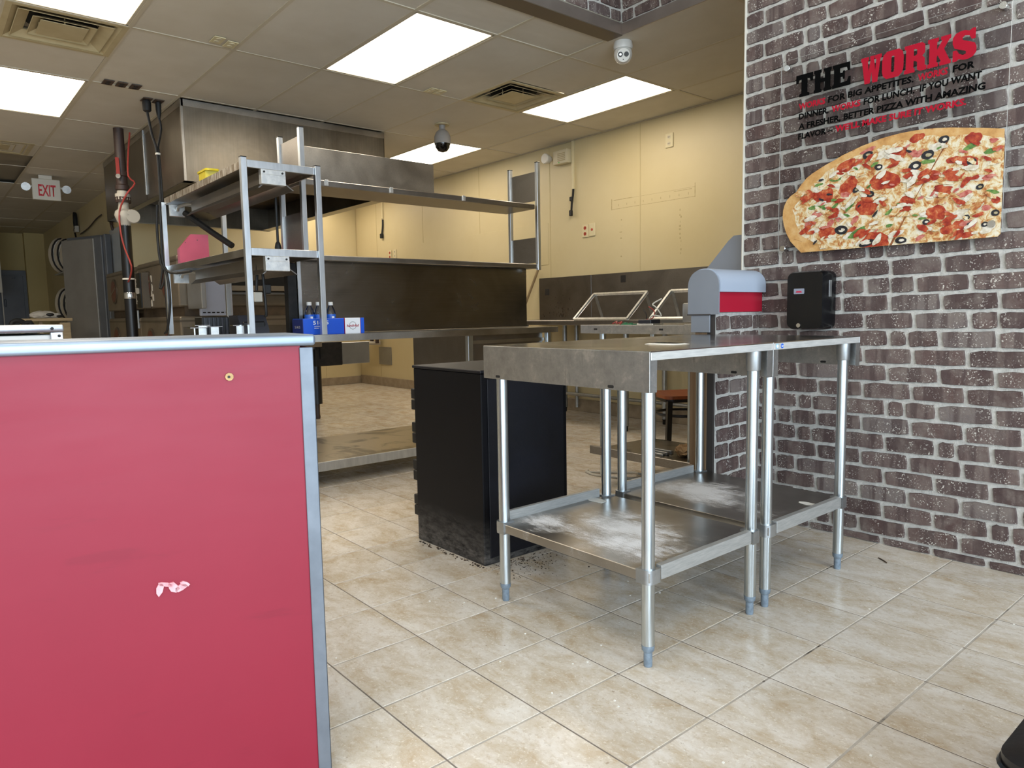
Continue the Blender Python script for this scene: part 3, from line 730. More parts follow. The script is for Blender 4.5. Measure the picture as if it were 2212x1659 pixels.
# cords
t_ = thing('power_cord', 'two black power cords tied together dropping from the ceiling past the hood', 'cord', (-4.89, .44, .96))
B().lathe((-4.89, .404, H - .10), [(.02, 0), (.032, .01), (.034, .07), (.03, .088)], 14).build('plug', 'black_rubber', t_)
B().lathe((-4.89, .492, H - .14), [(.010, 0), (.017, .03), (.022, .07), (.022, .128)], 14).build('plug', 'black_rubber', t_)
B().tube([(-4.89, .404, H - .1), (-4.86, .42, 2.6), (-4.83, .445, 2.44), (-4.80, .44, 2.1), (-4.76, .425, 1.7), (-4.74, .42, 1.3), (-4.72, .42, .5), (-4.72, .44, .012)], .011).build('cable', 'black_rubber', t_)
B().tube([(-4.89, .492, H - .14), (-4.88, .50, 2.65), (-4.85, .46, 2.5), (-4.83, .458, 2.44), (-4.80, .455, 2.1), (-4.77, .435, 1.7), (-4.75, .40, 1.45), (-4.72, .37, 1.33), (-4.72, .395, 1.36), (-4.75, .435, 1.5)], .009).build('cable', 'black_rubber', t_)
B().cyl((-4.83, .45, 2.43), (-4.83, .45, 2.445), .02, n=10).build('cable_tie', 'white_wire', t_)

# dome camera hanging (dark globe)
t_ = thing('hanging_camera', 'hanging globe security camera with dark lower dome under the ceiling', 'camera', (-4.09, 2.795, H))
B().lathe((-4.09, 2.795, H), [(.07, -.012), (.07, 0)], 20).build('mount_plate', 'vent_paint', t_)
B().lathe((-4.09, 2.795, H), [(.03, -.012), (.028, -.05), (.06, -.075), (.078, -.12), (.079, -.185)][::-1], 24).build('housing', 'pendant_grey', t_)
B().lathe((-4.09, 2.795, H), [(.012, -.262), (.045, -.25), (.068, -.218), (.074, -.185)], 24).build('dome', 'lens_black', t_)
# turret camera at the bulkhead corner
ex, ey = -1.66, 2.60
t_ = thing('turret_camera', 'white turret security camera under the brick bulkhead corner', 'camera', (ex, ey, H))
B().lathe((ex, ey, H), [(.062, -.05), (.066, -.03), (.06, 0)], 24).build('base', 'camera_white', t_)
dirc = (CAM + Vector((.3, 0, -.35)) - Vector((ex, ey, H - .085))).normalized()
b_ = B().ball((ex, ey, H - .08), .062, sub=3).build('ball', 'camera_white', t_)
side = dirc.cross(Vector((0, 0, 1))).normalized(); upv = side.cross(dirc); cc = Vector((ex, ey, H - .08)) + dirc * .050
B().cyl(cc, cc + dirc * .013, .045, .043, 24).build('face_plate', 'white_plastic', t_)
for s in (-1, 1):
    q = cc + side * (.020 * s) + upv * .005 + dirc * .013
    l_ = B().cyl(q, q + dirc * .003, .016, n=16).build('lens', 'lens_black', t_)
    if s == 1: B().cyl(q + dirc * .003, q + dirc * .0036, .008, n=12).build('lens_glass', 'chrome', l_)
q = cc - upv * .026 + dirc * .013; B().cyl(q, q + dirc * .002, .004, n=8).build('sensor', 'lens_black', t_)

# exit sign ------------------------------------------------------
t_ = thing('exit_sign', 'white EXIT sign with red letters hanging from the ceiling', 'sign', (-8.98, .19, 2.58))
B().box(-9.0, -8.95, .045, .345, 2.58, 2.835, .006).build('housing', 'exit_face', t_)
B().box(-9.0, -8.95, .12, .26, 2.835, H).build('canopy', 'exit_face', t_)
text('EXIT', 'exit_red', 'lettering', t_, (-8.949, .108, 2.63), (0, 1, 0), (0, 0, 1), .145, .185, .02)
for s, y in ((-1, -.02), (1, .41)):
    h_ = B().bar((-8.975, .05 if s < 0 else .34, 2.74), (-8.975, y, 2.73), .02, .02).build('lamp_arm', 'exit_face', t_)
    B().lathe((-8.99, y - .03 * 0, 2.725), [(.02, -.02), (.045, .0), (.05, .05)], 14, 'x').build('lamp_head', 'bright_bracket', h_)

# emergency light on yellow wall
t_ = thing('emergency_light', 'white emergency light unit high on the yellow wall', 'emergency light', (-4.0, 4.29, 2.67))
B().box(-4.06, -3.84, 4.21, 4.295, 2.655, 2.80, .012, 2).build('housing', 'offwhite_plastic', t_)
bm = B()
for k in range(5): bm.box(-3.98, -3.87, 4.205, 4.212, 2.685 + k * .018, 2.692 + k * .018)
bm.build('grille', 'vent_paint', t_)
B().lathe((-4.15, 4.20, 2.74), [(.02, .08), (.045, .04), (.055, -.02), (.05, -.03)], 16, 'y').build('lamp_head', 'white_plastic', t_)
B().box(-3.97, -3.955, 4.207, 4.212, 2.665, 2.675).build('indicator', 'led_green', t_)
# conduit and dangling cord
t_ = thing('dangling_cord', 'black cord dangling from a painted conduit below the emergency light', 'cord', (-3.82, 4.28, 2.15))
B().box(-3.836, -3.806, 4.27, 4.296, 2.38, H, .002).build('raceway', 'cream_plate', t_)
B().tube([(-3.82, 4.283, 2.4), (-3.825, 4.28, 2.32), (-3.835, 4.275, 2.25), (-3.84, 4.27, 2.16)], .011, 8).build('cable', 'black_rubber', t_)
B().box(-3.86, -3.825, 4.255, 4.29, 2.255, 2.30, .006).build('connector', 'black_rubber', t_)
B().box(-3.862, -3.828, 4.25, 4.285, 2.10, 2.16, .006).build('plug', 'black_rubber', t_)
t_ = thing('dangling_cord', 'thin black cord dangling on the yellow wall below the hood', 'cord', (-7.84, 4.28, 2.27))
B().box(-7.85, -7.82, 4.275, 4.296, 2.5, 2.85, .002).build('raceway', 'cream_plate', t_)
B().tube([(-7.835, 4.285, 2.52), (-7.83, 4.28, 2.42), (-7.85, 4.275, 2.3)], .013, 8).build('cable', 'black_rubber', t_)
B().box(-7.88, -7.83, 4.25, 4.29, 2.23, 2.30, .006).build('plug', 'black_rubber', t_)
def wall_outlet(x, z, label, kind='duplex', w_=.075, h_=.12):
    t_ = thing('wall_outlet', label, 'outlet', (x, 4.29, z - h_ / 2), 0)
    B().box(x - w_ / 2, x + w_ / 2, 4.284, 4.2955, z - h_ / 2, z + h_ / 2, .004).build('cover_plate', 'cream_plate', t_)
    if kind in ('duplex', 'red'):
        for s in (-1, 1): B().cyl((x, 4.2815, z + s * .03), (x, 4.285, z + s * .03), .019, n=14).build('receptacle', 'socket_red' if kind == 'red' else 'offwhite_plastic', t_)
        for s in (-1, 1):
            for d in (-1, 1): B().box(x + d * .007 - .0018, x + d * .007 + .0018, 4.2805, 4.282, z + s * .03 - .007, z + s * .03 + .007).build('slot', 'socket_dark', t_)
    else: B().cyl((x, 4.2815, z), (x, 4.285, z), .014, n=12).build('receptacle', 'socket_red', t_)
wall_outlet(-2.57, 2.645, 'cream duplex outlet high on the yellow wall near the brick', 'duplex', .09, .13)
wall_outlet(-3.655, 1.925, 'left outlet with red sockets on the yellow wall', 'red', .085, .135)
wall_outlet(-3.555, 1.93, 'right outlet with one red socket on the yellow wall', 'single', .085, .135)
wall_outlet(-7.66, 1.97, 'left of two far outlets above the long steel shelf', 'red', .085, .13)
wall_outlet(-7.52, 1.975, 'right of two far outlets above the long steel shelf', 'duplex', .085, .13)
tag(center(B().box(-8.09, -7.72, 4.285, 4.2955, .33, .60, .003).build('access_plate', 'panel_grey')), 'square grey access plate low on the yellow wall under the counter', 'plate')
tag(center(B().box(-6.83, -6.75, 4.268, 4.2955, .37, .55, .006).build('wall_box', 'cream_plate')), 'small cream electrical box low on the yellow wall', 'outlet')
# stub pipes with valves in the back corner
t_ = thing('water_pipe', 'metal water pipes with valves by the back corner under the counter', 'pipe', (-8.2, 4.2, .5))
B().tube([(-8.62, 4.2, .46), (-8.45, 4.18, .48), (-8.4, 4.18, .60), (-8.3, 4.18, .66), (-8.1, 4.18, .66), (-8.02, 4.28, .66)], .03, 10).build('pipe', 'regulator_grey', t_)
for x in (-8.14, -7.98):
    v_ = B().cyl((x, 4.2, .66), (x, 4.2, .84), .028, n=10).build('valve_body', 'iron_brown', t_)
    B().lathe((x, 4.2, .84), [(.05, -.05), (.06, -.03), (.05, -.01)], 10).build('valve_handle', 'copper_brown', v_)

# ================================================================ HOOD
hx0, hx1, hy0, hy1, hz0 = -7.75, -4.69, .61, 2.51, 2.216
t_ = thing('exhaust_hood', 'large boxy stainless exhaust hood hanging from the ceiling over the ovens', 'hood', ((hx0 + hx1) / 2, (hy0 + hy1) / 2, hz0))
B().box(hx1 - .006, hx1, hy0, hy1, hz0, H - .06).build('side_panel', 'stainless_hood', t_)
bm = B(); bm.box(hx0, -5.93, hy0, hy0 + .006, hz0, H - .06); bm.build('front_panel', 'stainless_hood', t_)
bm = B(); bm.box(-5.92, hx1 - .006, hy0, hy0 + .006, hz0, H - .06); bm.build('front_panel', 'stainless_hood', t_)
B().box(hx0, hx0 + .006, hy0, hy1, hz0, H - .06).build('side_panel', 'stainless_hood', t_)
B().box(hx0, hx1, hy1 - .006, hy1, hz0, H - .06).build('rear_panel', 'stainless_hood', t_)
bm = B()
for q in ((hx0 - .004, hx1 + .004, hy0 - .004, hy0 + .02), (hx1 - .02, hx1 + .004, hy0, hy1), (hx0, hx1, hy1 - .02, hy1 + .004)): bm.box(*q, H - .06, H - .002, .002)
bm.build('top_trim', 'stainless', t_)
bm = B(); bm.box(hx0, hx1, hy0, hy0 + .07, hz0 - .002, hz0 + .003); bm.box(hx0, hx1, hy1 - .12, hy1, hz0 - .002, hz0 + .003); bm.box(hx1 - .07, hx1, hy0, hy1, hz0 - .002, hz0 + .003); bm.box(hx0, hx0 + .07, hy0, hy1, hz0 - .002, hz0 + .003)
bm.build('bottom_flange', 'stainless', t_)
bm = B(); bm.box(hx0 + .02, hx1 - .02, hy0 + .02, hy1 - .02, hz0 + .28, hz0 + .29); bm.build('inner_ceiling', 'soot', t_)
for k in range(5):
    x = hx0 + .35 + k * .5; B().bar((x, 1.0, hz0 + .25), (x, 1.7, hz0 + .08), .46, .03).build('filter', 'stainless_dark', t_)
B().box(hx1 - .016, hx1 + .006, hy0 - .006, hy0 + .016, hz0, H - .06, .002).build('corner_seam', 'stainless', t_)
B().box(-5.935, -5.90, hy0 - .012, hy0, hz0 + .05, H - .01, .002).build('conduit_strip', 'zinc_socket', t_)

# gas pipe -------------------------------------------------------
gx, gy = -6.02, .42
t_ = thing('gas_pipe', 'black gas pipe with valve and grey regulator dropping from the ceiling left of the hood', 'pipe', (gx, gy, 0))
B().cyl((gx, gy, 2.38), (gx, gy, H), .045, n=16).build('upper_pipe', 'iron_brown', t_)
B().lathe((gx, gy, 2.30), [(.05, 0), (.062, .01), (.062, .05), (.05, .06), (.05, .13), (.06, .14), (.055, .18)], 16).build('ball_valve', 'iron_brown', t_)
B().cyl((gx + .05, gy - .03, 2.425), (gx + .075, gy - .045, 2.425), .022, n=10).build('valve_stem', 'chrome', t_)
B().bar((gx + .065, gy - .04, 2.44), (gx + .05, gy - .04, 2.60), .03, .008).build('valve_handle', 'red_wire', t_)
B().lathe((gx, gy, 2.16), [(.045, 0), (.045, .05), (.068, .055), (.068, .11), (.05, .115), (.048, .15)], 16).build('union', 'regulator_grey', t_)
B().lathe((gx, gy, 2.19), [(.068, 0), (.07, .05), (.064, .055)], 12).build('union_nut', 'iron_brown', t_)
B().lathe((gx, gy, 1.96), [(.05, 0), (.055, .04), (.07, .07), (.085, .11), (.075, .15), (.05, .17), (.045, .20)], 18).build('connector', 'regulator_grey', t_)
B().lathe((gx + .06, gy + .06, 2.06), [(.06, -.02), (.068, 0), (.06, .02)], 20, 'x').build('quick_coupler', 'regulator_grey', t_)
B().cyl((gx, gy, .3), (gx, gy, 1.98), .052, n=18).build('hose', 'black_paint', t_)
B().lathe((gx, gy, 1.46), [(.054, 0), (.056, .004), (.056, .012), (.054, .016)], 16).build('hose_band', 'white_wire', t_)
B().lathe((gx, gy, 1.28), [(.055, 0), (.057, .01), (.057, .05), (.055, .06)], 16).build('hose_clamp', 'chrome', t_)
(B().tube([(gx + .03, gy + .09, 2.85), (gx + .08, gy + .05, 2.6), (gx + .14, gy + .03, 2.42), (gx + .14, gy + .08, 2.36), (gx + .15, gy, 2.25), (gx + .06, gy - .05, 2.1), (gx + .10, gy - .06, 1.9), (gx + .12, gy - .04, 1.75), (gx + .24, gy - .02, 1.58), (gx + .16, gy - .02, 1.48), (gx + .07, gy - .02, 1.44)], .008, 6).build('red_wire', 'red_wire', t_))

# ================================================================ OVENS
def oven(ox0, ox1, oy0, oy1, label, panel_first):
    t_ = thing('conveyor_oven', label, 'oven', ((ox0 + ox1) / 2, (oy0 + oy1) / 2, 0), 0, 'double stacked conveyor ovens')
    for (z0, z1) in ((.58, 1.10), (1.19, 1.66)):
        B().box(ox0, ox1, oy0, oy1, z0, z1, .012).build('oven_body', 'oven_steel', t_)
        for fx in (ox0 + .42, ox1 - .38):
            f_ = B().lathe((fx, oy0, (z0 + z1) / 2), [(.15, .0), (.15, -.012), (.13, -.014)][::1], 24, 'y').build('fan_guard', 'oven_dark', t_)
            B().lathe((fx, oy0, (z0 + z1) / 2), [(.125, -.013), (.125, -.016)], 24, 'y').build('fan_opening', 'copper_brown', f_)
            B().bar((fx - .12, oy0 - .018, (z0 + z1) / 2 - .04), (fx + .12, oy0 - .018, (z0 + z1) / 2 + .04), .02, .004, (0, 1, 0)).build('guard_bar', 'oven_steel', f_)
        B().box(ox0 - .002, ox1 + .002, oy0 - .006, oy1, z1 - .05, z1 - .035).build('seam_strip', 'oven_dark', t_)
    B().box(ox0 + .05, ox1 - .02, oy0 + .05, oy1 - .05, 1.10, 1.19).build('spacer_frame', 'soot', t_)
    return t_
o1 = oven(-6.82, -5.34, .68, 2.0, 'double stacked steel conveyor oven under the hood, right one', 1)
ex_ = -5.34
for (z0, z1) in ((.58, 1.10), (1.19, 1.66)):   # conveyor openings and crumb trays on the end that faces the room
    B().box(ex_ - .02, ex_ + .004, .85, 1.95, z1 - .28, z1 - .18).build('conveyor_opening', 'vent_dark', o1)
    B().box(ex_, ex_ + .20, .95, 1.97, z1 - .33, z1 - .28, .004).build('conveyor_tray', 'oven_steel', o1)
    B().box(ex_, ex_ + .10, 1.1, 1.97, z1 - .36, z1 - .335, .004).build('tray_rail', 'panel_grey', o1)
B().box(ex_, ex_ + .01, .70, 1.98, .62, 1.0, .002).build('end_panel', 'oven_dark', o1)
B().box(-5.30, -5.22, 1.93, 2.23, .565, .81, .004).build('motor_box', 'black_iron', o1)
B().box(-5.30, -5.235, 2.235, 2.56, .57, .80, .004).build('motor_cover', 'panel_grey', o1)
B().box(-5.218, -5.212, 2.17, 2.22, .735, .745).build('latch', 'black_paint', o1)
bx_ = B(); bx_.box(-5.215, -5.205, 1.975, 1.985, .64, .76); bx_.build('handle', 'black_paint', o1)
for x, y in ((-5.38, 2.0), (-5.42, .78), (-6.7, .8), (-6.7, 1.95)):
    l_ = B().cyl((x, y, .16), (x, y, .58), .055, n=16).build('leg', 'black_paint', o1)
    B().lathe((x, y, 0), [(.024, 0), (.03, .02), (.024, .05), (.026, .16)], 12).build('foot', 'iron_brown', l_)
# control box with checkered vents and warning arrows between the two ovens' fans
cb = B().box(-6.72, -6.32, .60, .68, 1.19, 1.56, .006).build('control_box', 'oven_dark', o1)
bm = B()
for r in range(12):
    for c_ in range(4):
        bm.box(-6.70 + c_ * .04 + (r % 2) * .02, -6.70 + c_ * .04 + .018 + (r % 2) * .02, .597, .60, 1.24 + r * .022, 1.258 + r * .022)
bm.build('vent_grille', 'checker_white', cb)
B().box(-6.50, -6.34, .59, .60, 1.20, 1.55).build('control_panel', 'black_plastic', cb)
B().cyl((-6.53, .575, 1.37), (-6.40, .575, 1.37), .03, n=12).build('junction_tube', 'regulator_grey', cb)
for x, z in ((-6.26, 1.49), (-6.25, 1.40), (-6.38, 1.35), (-6.28, 1.345), (-6.22, 1.30), (-6.29, 1.245)):
    B().prism([(x - .02, z - .035), (x + .02, z - .035), (x + .02, z + .02), (x, z + .035), (x - .02, z + .02)], 'y', .672, .679).build('warning_label', 'bag_white', o1)
B().box(-4.90 - .42, -4.905, .75, .79, 1.165, 1.49, .006).build('side_shield', 'panel_grey', o1)
B().box(-5.10, -5.06, .78, 1.07, 1.10, 1.47, .006).build('end_shield', 'panel_lavender', o1)
bm = B()
for k in range(6): bm.box(-5.058, -5.056, .80 + k * .04, .826 + k * .04, 1.125, 1.135)
bm.build('vent_slot', 'vent_dark', o1)
o2 = oven(-8.62, -7.0, .72, 2.0, 'double stacked steel conveyor oven behind the gas pipe, left one', 0)
for x, y in ((-7.1, .8), (-8.5, .8), (-7.1, 1.9), (-8.5, 1.9)):
    l_ = B().cyl((x, y, .16), (x, y, .58), .055, n=12).build('leg', 'black_paint', o2)
    B().lathe((x, y, 0), [(.024, 0), (.03, .02), (.026, .16)], 10).build('foot', 'iron_brown', l_)
B().box(-7.62, -7.05, .705, .72, .98, 1.18, .004).build('service_cover', 'frosted_panel', o2)

# ================================================================ LONG COUNTER
t_ = thing('steel_counter', 'long stainless steel counter behind the red counter, with a low shelf', 'counter', (-2.9, 1.45, 0))
bm = B(); bm.prism(rounded(-3.45, -2.50, .05, 2.80, .05, 3, (1, 0, 0, 1)), 'z', .917, .96)
bm.build('countertop', 'stainless', t_)
B().box(-3.40, -2.515, .10, 2.68, .112, .155, .004).build('undershelf', 'dirty_shelf', t_)
B().box(-2.515, -2.50, .10, 2.68, .098, .157, .002).build('shelf_lip', 'aluminium', t_)
for x in (-3.33, -2.57):
    for y in (.16, 2.72): B().box(x - .02, x + .02, y - .02, y + .02, .0, .917, .003).build('leg', 'galvanized', t_)
B().box(-2.585, -2.545, 1.90, 1.945, .157, .917, .003).build('leg', 'galvanized', t_)
B().box(-2.62, -2.60, 1.95, 2.69, .46, .917, .003).build('drawer_front', 'stainless_dark', t_)
B().box(-3.38, -2.62, 1.95, 1.97, .46, .917, .003).build('side_panel', 'stainless_dark', t_)
B().box(-2.60, -2.585, 1.95, 2.69, .85, .875).build('drawer_rail', 'stainless', t_)

# backsplash with pass-over shelves on the counter
t_ = thing('over_shelf', 'stainless over-shelf unit with tall backsplash standing on the long counter', 'shelf', (-2.95, 1.8, .96))
B().box(-2.93, -2.90, .765, 2.79, .962, 1.445, .003).build('backsplash', 'stainless_backsplash', t_)
B().box(-2.97, -2.905, .70, .762, .962, 1.430, .003).build('support_post', 'black_iron', t_)
B().box(-2.902, -2.897, .765, .79, .975, 1.44).build('edge_strip', 'aluminium', t_)
B().box(-3.16, -2.78, .752, 2.83, 1.443, 1.478, .004).build('lower_shelf', 'stainless_dark', t_)
B().box(-3.15, -2.78, .775, 2.79, 1.925, 1.965, .004).build('upper_shelf', 'stainless_dark', t_)
for (x, y, z0, z1) in ((-2.785, 2.825, 1.43, 2.31), (-3.135, 2.825, 1.478, 2.30), (-2.785, .78, 1.478, 2.285), (-3.13, .785, 1.478, 2.29)):
    p_ = B().box(x - .016, x + .016, y - .016, y + .016, z0, z1 - .005, .002).build('post', 'aluminium', t_)
    B().box(x - .017, x + .017, y - .017, y + .017, z1 - .008, z1, .002).build('post_cap', 'black_plastic', p_)
for (y, z0, z1) in ((2.825, 2.0, 2.235), (2.825, 1.49, 1.70), (.785, 1.97, 2.235), (.785, 1.50, 1.755)):
    B().box(-3.12, -2.80, y - .004, y + .004, z0, z1).build('end_plate', 'stainless_dark', t_)
B().box(-3.14, -3.132, .93, 2.035, 1.965, 2.255, .002).build('rear_plate', 'stainless', t_)
for y in (.93, 1.42, 2.05): B().box(-2.781, -2.772, y, y + .025, 1.93, 1.968, .001).build('label_clip', 'bright_bracket', t_)

# ================================================================ HEATED RACK
t_ = thing('heated_rack', 'aluminium-post two-tier heated shelf rack standing on the counter end', 'rack', (-3.35, .52, .96))
for (x, y, z1) in ((-2.50, .298, 1.99), (-2.50, .748, 1.99), (-4.20, .30, 1.955), (-4.23, .752, 1.95)):
    p_ = B().box(x - .017, x + .017, y - .017, y + .017, .96, z1 - .004, .002).build('post', 'aluminium', t_)
    B().box(x - .018, x + .018, y - .018, y + .018, z1 - .006, z1, .002).build('post_cap', 'black_plastic', p_)
for nm, z in (('top_shelf', 1.935), ('lower_shelf', 1.435)):
    B().box(-4.19, -2.515, .315, .735, z + .03, z + .04, .002).build(nm, 'stainless', t_)
    B().box(-4.18, -2.52, .305, .315, z - .002, z + .042, .001).build('shelf_lip', 'worn_lip' if z > 1.9 else 'stainless', t_)
    B().box(-4.18, -2.52, .735, .745, z - .002, z + .042, .001).build('shelf_lip', 'stainless', t_)
    B().box(-2.515, -2.497, .318, .73, z - .002, z + .042, .002).build('end_lip', 'aluminium', t_)
    B().box(-4.205, -4.19, .318, .735, z - .002, z + .042, .002).build('end_lip', 'aluminium', t_)
    # strip heater: trough with slanted reflector wings
    h_ = bm = B(); bm.prism([(.43, z), (.56, z), (.56, z - .07), (.43, z - .07)], 'x', -3.95, -2.53)
    h_ = bm.build('strip_heater', 'oven_steel', t_)
    bm = B(); bm.prism([(.43, z - .07), (.44, z - .07), (.40, z - .105), (.39, z - .105)], 'x', -3.95, -2.53); bm.prism([(.55, z - .07), (.56, z - .07), (.61, z - .105), (.60, z - .105)], 'x', -3.95, -2.53)
    bm.build('reflector', 'stainless_dark', h_)
    B().box(-2.53, -2.492, .398, .545, z - .035, z - .002, .002).build('end_bracket', 'bright_bracket', t_)
    br = B().box(-2.53, -2.490, .398, .545, z - .088, z - .030, .002).build('end_bracket', 'bright_bracket', t_)
    for y in (.415, .525):
        B().cyl((-2.492, y, z - .018), (-2.486, y, z - .018), .006, n=8).build('screw', 'socket_dark', br)
    jb = B().box(-4.17, -4.145, .33, .44, z - .09, z + .0, .003).build('junction_plate', 'bright_bracket', t_)
    B().tube([(-4.14, .385, z - .045), (-4.10, .385, z - .02), (-4.0, .43, z - .01), (-3.93, .47, z - .03)], .012, 8).build('flex_conduit', 'zinc_socket', jb)
rk_ = t_; bm = B(); bm.tube([(-4.20, .26, 1.93), (-4.23, .255, 1.75), (-4.21, .26, 1.50), (-4.14, .28, 1.42), (-4.12, .285, 1.2), (-4.18, .27, 1.0), (-4.22, .26, .97)], .010, 8)
bm.tube([(-4.19, .275, 1.95), (-4.15, .265, 1.8), (-4.17, .265, 1.52), (-4.08, .29, 1.42), (-3.6, .30, 1.405)], .009, 8)
bm.build('power_cable', 'black_rubber', rk_)
B_ = B(); B_.tube([(-4.02, .40, 1.86), (-3.85, .52, 1.72), (-3.68, .62, 1.60)], .022, 10, 0)
tag(center(B_.build('black_tube', 'black_rubber')), 'thick black tube slanting behind the pink red box on the rack', 'tube')
tag(center(B().tube([(-3.55, .665, 1.93), (-3.55, .665, 1.55), (-3.55, .665, 1.478)], .012, 8, 0).build('black_rod', 'black_rubber')), 'thin black rod standing between the rack shelves, behind', 'rod')
t_ = thing('black_rod', 'black rod with a collar hanging between the rack shelves near the right posts', 'rod', (-2.95, .665, 1.478))
B().cyl((-2.95, .665, 1.478), (-2.95, .665, 1.93), .009, n=8).build('shaft', 'black_rubber', t_)
B().lathe((-2.95, .665, 1.478), [(.009, 0), (.016, .02), (.022, .05), (.016, .08), (.009, .09)], 10).build('collar', 'black_rubber', t_)
# red box with slanted corner, on the lower rack shelf
t_ = thing('red_box', 'dull red metal box with a cut-off slanted corner on the lower rack shelf', 'box', (-3.98, .432, 1.4785), -.16)
bm = B(); bm.prism([(-.10, 0), (.10, 0), (.10, .215), (-.02, .215), (-.10, .115)], 'x', -.075, .075); bm.build('shell', 'red_metal', t_, local=True)
bm = B(); bm.box(.0755, .078, -.06, -.055, .15, .155); bm.box(.0755, .078, .02, .026, .17, .176); bm.build('screw', 'socket_dark', t_, local=True)
# yellow thing on the top shelf
bm = B(); bm.prism([(-3.44, .34), (-3.30, .34), (-3.28, .42), (-3.46, .42)], 'z', 1.977, 2.05); bm.prism(rounded(-3.47, -3.27, .335, .425, .02, 3), 'z', 2.045, 2.058)
tag(center(bm.build('yellow_tub', 'yellow_plastic')), 'small yellow plastic tub on the top rack shelf', 'tub')

# ---- clutter on the counter end under the rack
t_ = thing('slatted_box', 'black ribbed plastic box lying under the heated rack', 'box', (-2.95, .23, .96))
B().box(-3.02, -2.88, .135, .30, .96, 1.085, .006).build('body', 'black_plastic', t_)
for k in range(6): B().box(-2.88, -2.868, .145 + k * .026, .157 + k * .026, .97, 1.08, .002).build('rib', 'slate_plastic', t_)
t_ = thing('printer', 'dark slate plastic receipt printer under the heated rack', 'printer', (-2.9, .42, .96))
bm = B(); bm.prism([(-3.02, .96), (-2.80, .96), (-2.80, 1.0), (-2.86, 1.09), (-3.02, 1.09)], 'y', .345, .52); bm.build('body', 'slate_plastic', t_)
B().box(-2.86, -2.81, .36, .50, .965, 1.05, .006).build('opening', 'black_plastic', t_)
for i, (x, y, z) in enumerate(((-2.56, -.005, .0), (-2.60, .10, .0), (-2.57, .235, .0), (-2.66, .05, .0))):
    t_ = thing('steel_bracket', ['small upright steel bracket, leftmost on the counter edge under the rack', 'small white-faced steel bracket on the counter edge under the rack', 'small steel bracket by the rack post foot', 'small square steel bracket behind the others on the counter edge'][i], 'bracket', (x, y + .02, .96), 0, 'small steel brackets on the counter')
    B().box(x - .003, x, y, y + .045 if i else y + .008, .96, 1.02 + .004 * i, .001).build('upright', 'bright_bracket', t_)
    B().box(x - .05, x + .004, y - .02, y + .065, 1.02 + .004 * i, 1.024 + .004 * i).build('top_flange', 'chrome', t_)
B().tube([(-2.72, .46, 1.42), (-2.72, .47, 1.25), (-2.72, .475, 1.1), (-2.74, .475, 1.085)], .009, 8).build('cable_drop', 'black_rubber', rk_)
B().tube([(-2.73, .44, 1.42), (-2.73, .43, 1.3), (-2.73, .425, 1.24)], .009, 8).build('cable_drop', 'black_rubber', rk_)
B().box(-2.76, -2.70, .40, .45, 1.17, 1.23, .004).build('socket_box', 'regulator_grey', rk_)
B().box(-2.755, -2.705, .47, .51, 1.22, 1.28, .006).build('plug', 'black_rubber', rk_)

# ---- blue carton and water bottles
t_ = thing('foil_carton', 'blue and white foil sheet carton on the long counter beside the rack post', 'carton', (-2.67, .87, .96))
bm = B(); bm.m(0).box(-2.76, -2.60, .66, .94, .96, 1.062, .002); bm.build('carton_body', 'box_blue', t_)
B().box(-2.7605, -2.5985, .945, 1.055, .96, 1.0625, .001).build('white_panel', 'box_white', t_)
B().box(-2.76, -2.60, 1.056, 1.085, .96, 1.062, .002).build('carton_end', 'box_blue', t_)
for y in (.9425, 1.0555): B().box(-2.7607, -2.5983, y - .0015, y + .0015, .96, 1.0627).build('stripe', 'ink_red', t_)
B().box(-2.758, -2.602, .656, .66, .962, 1.058).build('end_flap', 'box_dark_blue', t_)
text('51415', 'ink_white', 'lettering', t_, (-2.599, .725, 1.024), (0, 1, 0), (0, 0, 1), .025, .105, .02)
text('INTERFOLDED', 'ink_white', 'lettering', t_, (-2.599, .733, 1.008), (0, 1, 0), (0, 0, 1), .008, .085, .01)
text('FOIL SHEETS', 'ink_white', 'lettering', t_, (-2.599, .733, .996), (0, 1, 0), (0, 0, 1), .008, .085, .01)
text('51415', 'bag_white', 'lettering', t_, (-2.72, .6555, 1.0), (1, 0, 0), (0, 0, 1), .018, .08, .01)
bm = B(); 
for k in range(20):
    a0, a1 = 2 * pi * k / 20, 2 * pi * (k + 1) / 20
    bm.flat([(-2.598, 1.0 + math.cos(a) * r * 1.0, 1.012 + math.sin(a) * r) for a, r in ((a0, .026), (a1, .026), (a1, .023), (a0, .023))])
bm.build('ring_mark', 'panel_grey', t_)
text('handi-foil', 'ink_red', 'lettering', t_, (-2.5978, .955, 1.004), (0, 1, 0), (0, 0, 1), .018, .09, .02, .25)
for y, l in ((.796, 'leftmost of three clear water bottles behind the blue carton'), (.861, 'middle water bottle behind the blue carton, behind the rack post'), (.948, 'rightmost of three clear water bottles behind the blue carton')):
    x = -2.805
    b_ = thing('water_bottle', l, 'bottle', (x, y, .96), 0, 'water bottles behind the carton')
    B().lathe((x, y, .96), [(.028, 0), (.032, .006), (.032, .06), (.030, .066), (.032, .072), (.032, .135), (.026, .16), (.014, .182), (.0125, .19)], 20).build('bottle_body', 'bottle_clear', b_)
    B().lathe((x, y, .96), [(.0325, .075), (.0328, .078), (.0328, .125), (.0325, .128)], 20).build('label_band', 'label_blue', b_)
    B().lathe((x, y, .96), [(.015, .188), (.0165, .19), (.0165, .208), (.014, .211)], 16).build('cap', 'white_plastic', b_)
    B().box(x + .0315, x + .0335, y - .008, y + .008, 1.05, 1.075).build('label_mark', 'ink_white', b_)

